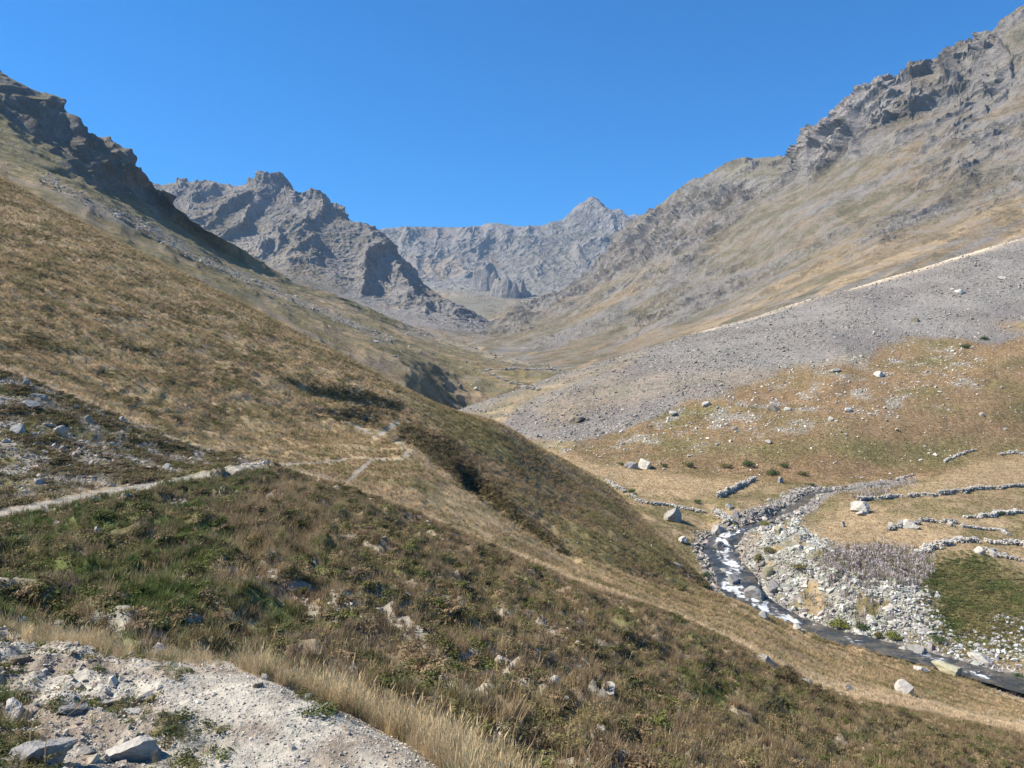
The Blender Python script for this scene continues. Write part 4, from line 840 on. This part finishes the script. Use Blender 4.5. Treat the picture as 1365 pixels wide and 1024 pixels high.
for a in (([(1140,668),(1200,663),(1240,661),(1300,654),(1330,651),(1400,648)], .8, .7, 'long grey dry stone wall crossing the meadow at the right'),
    ([(1182,707),(1205,700),(1240,694),(1275,698)], .6, .9, 'tumbled stone wall starting at the whaleback boulder'),
    ([(1240,694),(1272,700),(1310,706),(1345,711)], .35, .6, 'low stone row running right and down from the tumbled wall', .3),
    ([(1285,692),(1320,687),(1345,684),(1420,682)], .6, .9, 'tumbled stone wall at the right edge above the round whitish boulder', .3),
    ([(1218,740),(1245,730),(1275,722),(1310,722),(1345,725),(1400,735)], .7, 1.4, 'broad collapsed stone wall under the round whitish boulder', .5),
    ([(1305,735),(1335,740),(1365,750),(1420,758)], .6, 1.2, 'heap of tumbled wall stones at the lower right edge of the meadow', .5),
    ([(1258,616),(1280,606),(1300,600)], .4, .5, 'short broken wall high at the right on the pasture edge', .3),
    ([(1325,606),(1350,604),(1400,614)], .5, .8, 'broken wall at the upper right edge of the picture', .4),
    ([(1195,640),(1218,633)], .4, .5, 'very short wall piece left of the broken high wall', .3),
    ([(808,641),(830,655),(850,668),(862,672)], .5, .6, 'straight dry stone wall running down beside the grassy spur', .25),
    ([(866,672),(890,674),(912,678),(940,684)], .5, .7, 'rough end of the spur wall behind the pale blocky boulder', .4),
    ([(958,664),(975,655),(990,647),(1005,640)], 1., .7, 'ruined wall climbing to the top of the grassy knoll by the stream', .25),
    ([(955,683),(965,692),(975,702),(978,712)], .8, 1.6, 'stone heap between the knoll and the first cascade', .6),
    ([(650,498),(675,507),(700,516),(720,520)], .7, 1.3, 'distant stone wall slanting across the far green meadow', .4, .5),
    ([(640,493),(690,491),(740,492)], .6, 1.3, 'most distant stone wall along the back of the far green meadow', .4, .5)):
    wall(*a)

# ============================================================ SHRUBS
def shrub_mat(nm, c):
    m, t, b = new_mat(nm, .7, .25); oi = nnode(t, 'ShaderNodeObjectInfo').outputs['Random']; co = nnode(t, 'ShaderNodeTexCoord').outputs['Object']
    cc = mix_n(t, maprange(t, noise_n(t, co, 3, 3), .35, .65, 0, 1), tuple(V3(*c) * .75), tuple(V3(*c) * 1.35)); t.links.new(cc, b.inputs['Base Color'])
    tr = nnode(t, 'ShaderNodeBsdfTranslucent'); t.links.new(cc, tr.inputs[0]); mx = nnode(t, 'ShaderNodeMixShader'); mx.inputs[0].default_value = .25
    t.links.new(b.outputs[0], mx.inputs[1]); t.links.new(tr.outputs[0], mx.inputs[2]); t.links.new(mx.outputs[0], t.nodes['Material Output'].inputs[0]); return m
M_sg = shrub_mat('green shrub leaves', (.065, .095, .03)); M_sy = shrub_mat('yellow green shrub leaves', (.17, .18, .04)); M_so = shrub_mat('olive shrub leaves', (.12, .11, .035)); M_st = obj_mat('shrub stems', (.12, .09, .06))
SH = {m: [leafball('foliage', 900, m, 80 + i, .055, .7, .4) for i in range(3)] for m in (M_sg, M_sy, M_so)}
SM = blades('stem', 12, .5, .08, .03, .8, M_st, 5)
for u, v, w, h, m, l in (
    (1118,836,46,17,M_sy,'yellow-green leafy shrub on the far bank below the withered stalks'), (1150,838,26,12,M_sg,'darker green shrub right of the yellow-green one on the far bank'),
    (1190,853,34,17,M_sy,'bright yellow-green shrub between the gravel and the triangular boulder'), (1172,850,22,12,M_so,'olive shrub touching the bright one near the triangular boulder'),
    (1250,855,30,12,M_sg,'green shrub behind the triangular boulder'), (1355,905,22,12,M_sg,'green shrub on the gravel at the right edge'),
    (1012,750,20,18,M_so,'olive shrub at the right side of the rapids'), (1025,735,26,10,M_so,'low olive shrub above the rapids on the right'),
    (1062,758,44,10,M_so,'long olive shrub band across the eroded bank'), (1018,700,20,8,M_sy,'yellowish shrub below the grassy knoll'),
    (980,702,14,7,M_sy,'small yellowish shrub beside the stone heap'), (936,784,26,14,M_so,'olive shrub hanging over the left bank of the rapids'),
    (905,786,34,12,M_so,'broad olive shrub left of the rapids at the meadow edge'), (940,770,22,10,M_sg,'dark green shrub on the undercut left bank'),
    (998,622,26,12,M_sg,'green shrub in the row behind the grassy knoll, the tallest'), (1030,634,26,12,M_sg,'green shrub in the row behind the grassy knoll, nearest the stream bend'),
    (1045,622,18,8,M_sg,'green shrub highest on the slope behind the stream bend'), (968,624,22,8,M_so,'olive shrub left of the tallest one behind the knoll'),
    (918,622,20,8,M_sg,'dark green shrub at the back of the tan meadow'), (885,622,16,6,M_sg,'small green shrub right of the boulder pair'),
    (828,620,14,5,M_sg,'small green shrub left of the boulder pair'), (1080,648,14,6,M_sg,'round green shrub just right of the stream bend'),
    (1070,633,22,8,M_so,'olive shrub above the round green one at the stream bend'), (840,658,18,8,M_sg,'dark green shrub against the spur wall'),
    (930,672,18,7,M_sg,'green shrub behind the pale blocky boulder'), (1312,452,16,7,M_sg,'dark green bush at the edge of the upper scree'),
    (1288,465,18,8,M_sg,'dark green bush in the grass under the scree edge'), (1330,684,24,6,M_sg,'green bush behind the tumbled wall at the right edge'),
    (1290,690,20,6,M_sg,'green bush left of the one behind the tumbled wall')):
    p, nn = lookup(u, v); k = p[1] / FPX; e = link('shrub', None, (p[0], p[1], p[2]), (0, 0, u * .7), label=l, category='shrub', group='shrubs along the stream and walls' if v > 500 else 'bushes by the scree')
    link('foliage', SH[m][u % 3], (0, 0, 0), (0, 0, 0), (w * k * .55, w * k * .5, h * k * 1.25), e); link('stem', SM, (0, 0, -.05), (0, 0, 0), (w * k * .5, w * k * .5, h * k), e)

# ============================================================ TALL GRASS STALKS AND A DRY THISTLE BY THE PATH
M_straw = shrub_mat('straw', (.50, .38, .21)); M_seed = shrub_mat('seed head', (.42, .30, .17))
def tube(pts, r0, r1, mat, name, n=5):
    vs_ = []; fs = []
    for i, p in enumerate(pts):
        r = r0 + (r1 - r0) * i / (len(pts) - 1)
        vs_ += [(p[0] + r * math.cos(6.283 * k / n), p[1] + r * math.sin(6.283 * k / n), p[2]) for k in range(n)]
    for i in range(len(pts) - 1):
        for k in range(n): a = i * n + k; b = i * n + (k + 1) % n; fs.append((a, b, b + n, a + n))
    return py_mesh(name, vs_, fs, mat, True)
def seedhead(p, d, l, r, mat, seed):
    q = random.Random(seed); vs_ = []; fs = []; d = Vector(d).normalized()
    for i in range(46):
        t = i / 46; c = Vector(p) + d * l * t; a = q.uniform(0, 6.28); o = Vector((math.cos(a), math.sin(a), .8)) * r * (1 - .6 * t) * q.uniform(.6, 1.3); s = d.cross(o).normalized() * r * .28
        k = len(vs_); vs_ += [c, c + o * .5 + s, c + o, c + o * .5 - s]; fs.append((k, k + 1, k + 2, k + 3))
    return py_mesh('seed_head', vs_, fs, mat)
for k, (u, v, d, h, ln, l) in enumerate(((662,1010,3.9,128,0,'tall straight grass stalk with a seed head, left of the tallest pair'), (670,1010,3.85,136,4,'tallest straight grass stalk with a seed head by the path edge'), (680,1015,3.8,112,28,'tall grass stalk leaning right beside the tallest pair'),
      (578,960,4.3,62,10,'grass stalk with a feathery head left of the tall pair'), (528,950,4.6,60,-5,'thin grass stalk above the straw grass in the middle'), (466,925,5.0,52,6,'thin upright grass stalk near the dark hollowed stone'),
      (755,1024,3.6,58,4,'short stout grass stalk rightmost of those above the straw grass'), (350,905,5.4,62,14,'arching grass stalk above the path bend'), (412,915,5.1,50,14,'grass stalk leaning right beyond the path bend'),
      (215,865,6.4,34,16,'arching grass stalk left of the white angular rock'), (40,985,3.2,70,36,'long leaning grass stalk in the bottom left corner'), (60,1000,3.1,62,40,'second long leaning grass stalk in the bottom left corner'))):
    p = unproj(float(u), float(v), float(d)); H = h * d / FPX; L_ = ln * d / FPX; n = 8
    e = link('grass_stalk', None, p - V3(0, 0, .12), label=l, category='grass stalk', group='tall grass stalks by the footpath')
    pts = [(L_ * (i / n)**2, 0, .12 + H * i / n * .86 if i else 0) for i in range(n + 1)]
    link('stem', tube(pts, .0024, .0012, M_straw, 'stem'), parent=e)
    link('seed_head', seedhead(pts[-1], (L_ * .5, .02, H * .5), H * .24 + .02, .012, M_seed, k), parent=e)
p, nn = lookup(240, 684); e = link('dry_thistle', None, p, label='pale dried thistle-like plant just below the upper path', category='plant')
M_th = shrub_mat('dried flower', (.55, .50, .40))
for k in range(7):
    a = k * .9; r = .05 + .03 * k; top = (r * math.cos(a) * 1.6, r * math.sin(a), .30 + .035 * (k % 4)); link('stem', tube([(0, 0, -.05), (top[0] * .3, top[1] * .3, .15), top], .008, .005, M_th, 'stem'), parent=e)
    link('flower_head', seedhead(top, (0, 0, 1), .05, .07, M_th, k), parent=e)

# ============================================================ VALLEY AIR
hb = bmesh.new(); bmesh.ops.create_cube(hb, size=1); me = bpy.data.meshes.new('haze'); hb.to_mesh(me); hb.free()
hz = link('haze', me, (0, 3300, 580), (0, 0, 0), (7800, 7200, 1560)); hz['kind'] = 'stuff'
hm = bpy.data.materials.new('valley air'); hm.use_nodes = True; t = hm.node_tree; t.nodes.remove(t.nodes['Principled BSDF'])
pv = t.nodes.new('ShaderNodeVolumePrincipled'); pv.inputs['Color'].default_value = (.45, .68, 1, 1); pv.inputs['Density'].default_value = 6e-5; pv.inputs['Anisotropy'].default_value = .1
t.links.new(pv.outputs[0], t.nodes['Material Output'].inputs['Volume']); me.materials.append(hm)
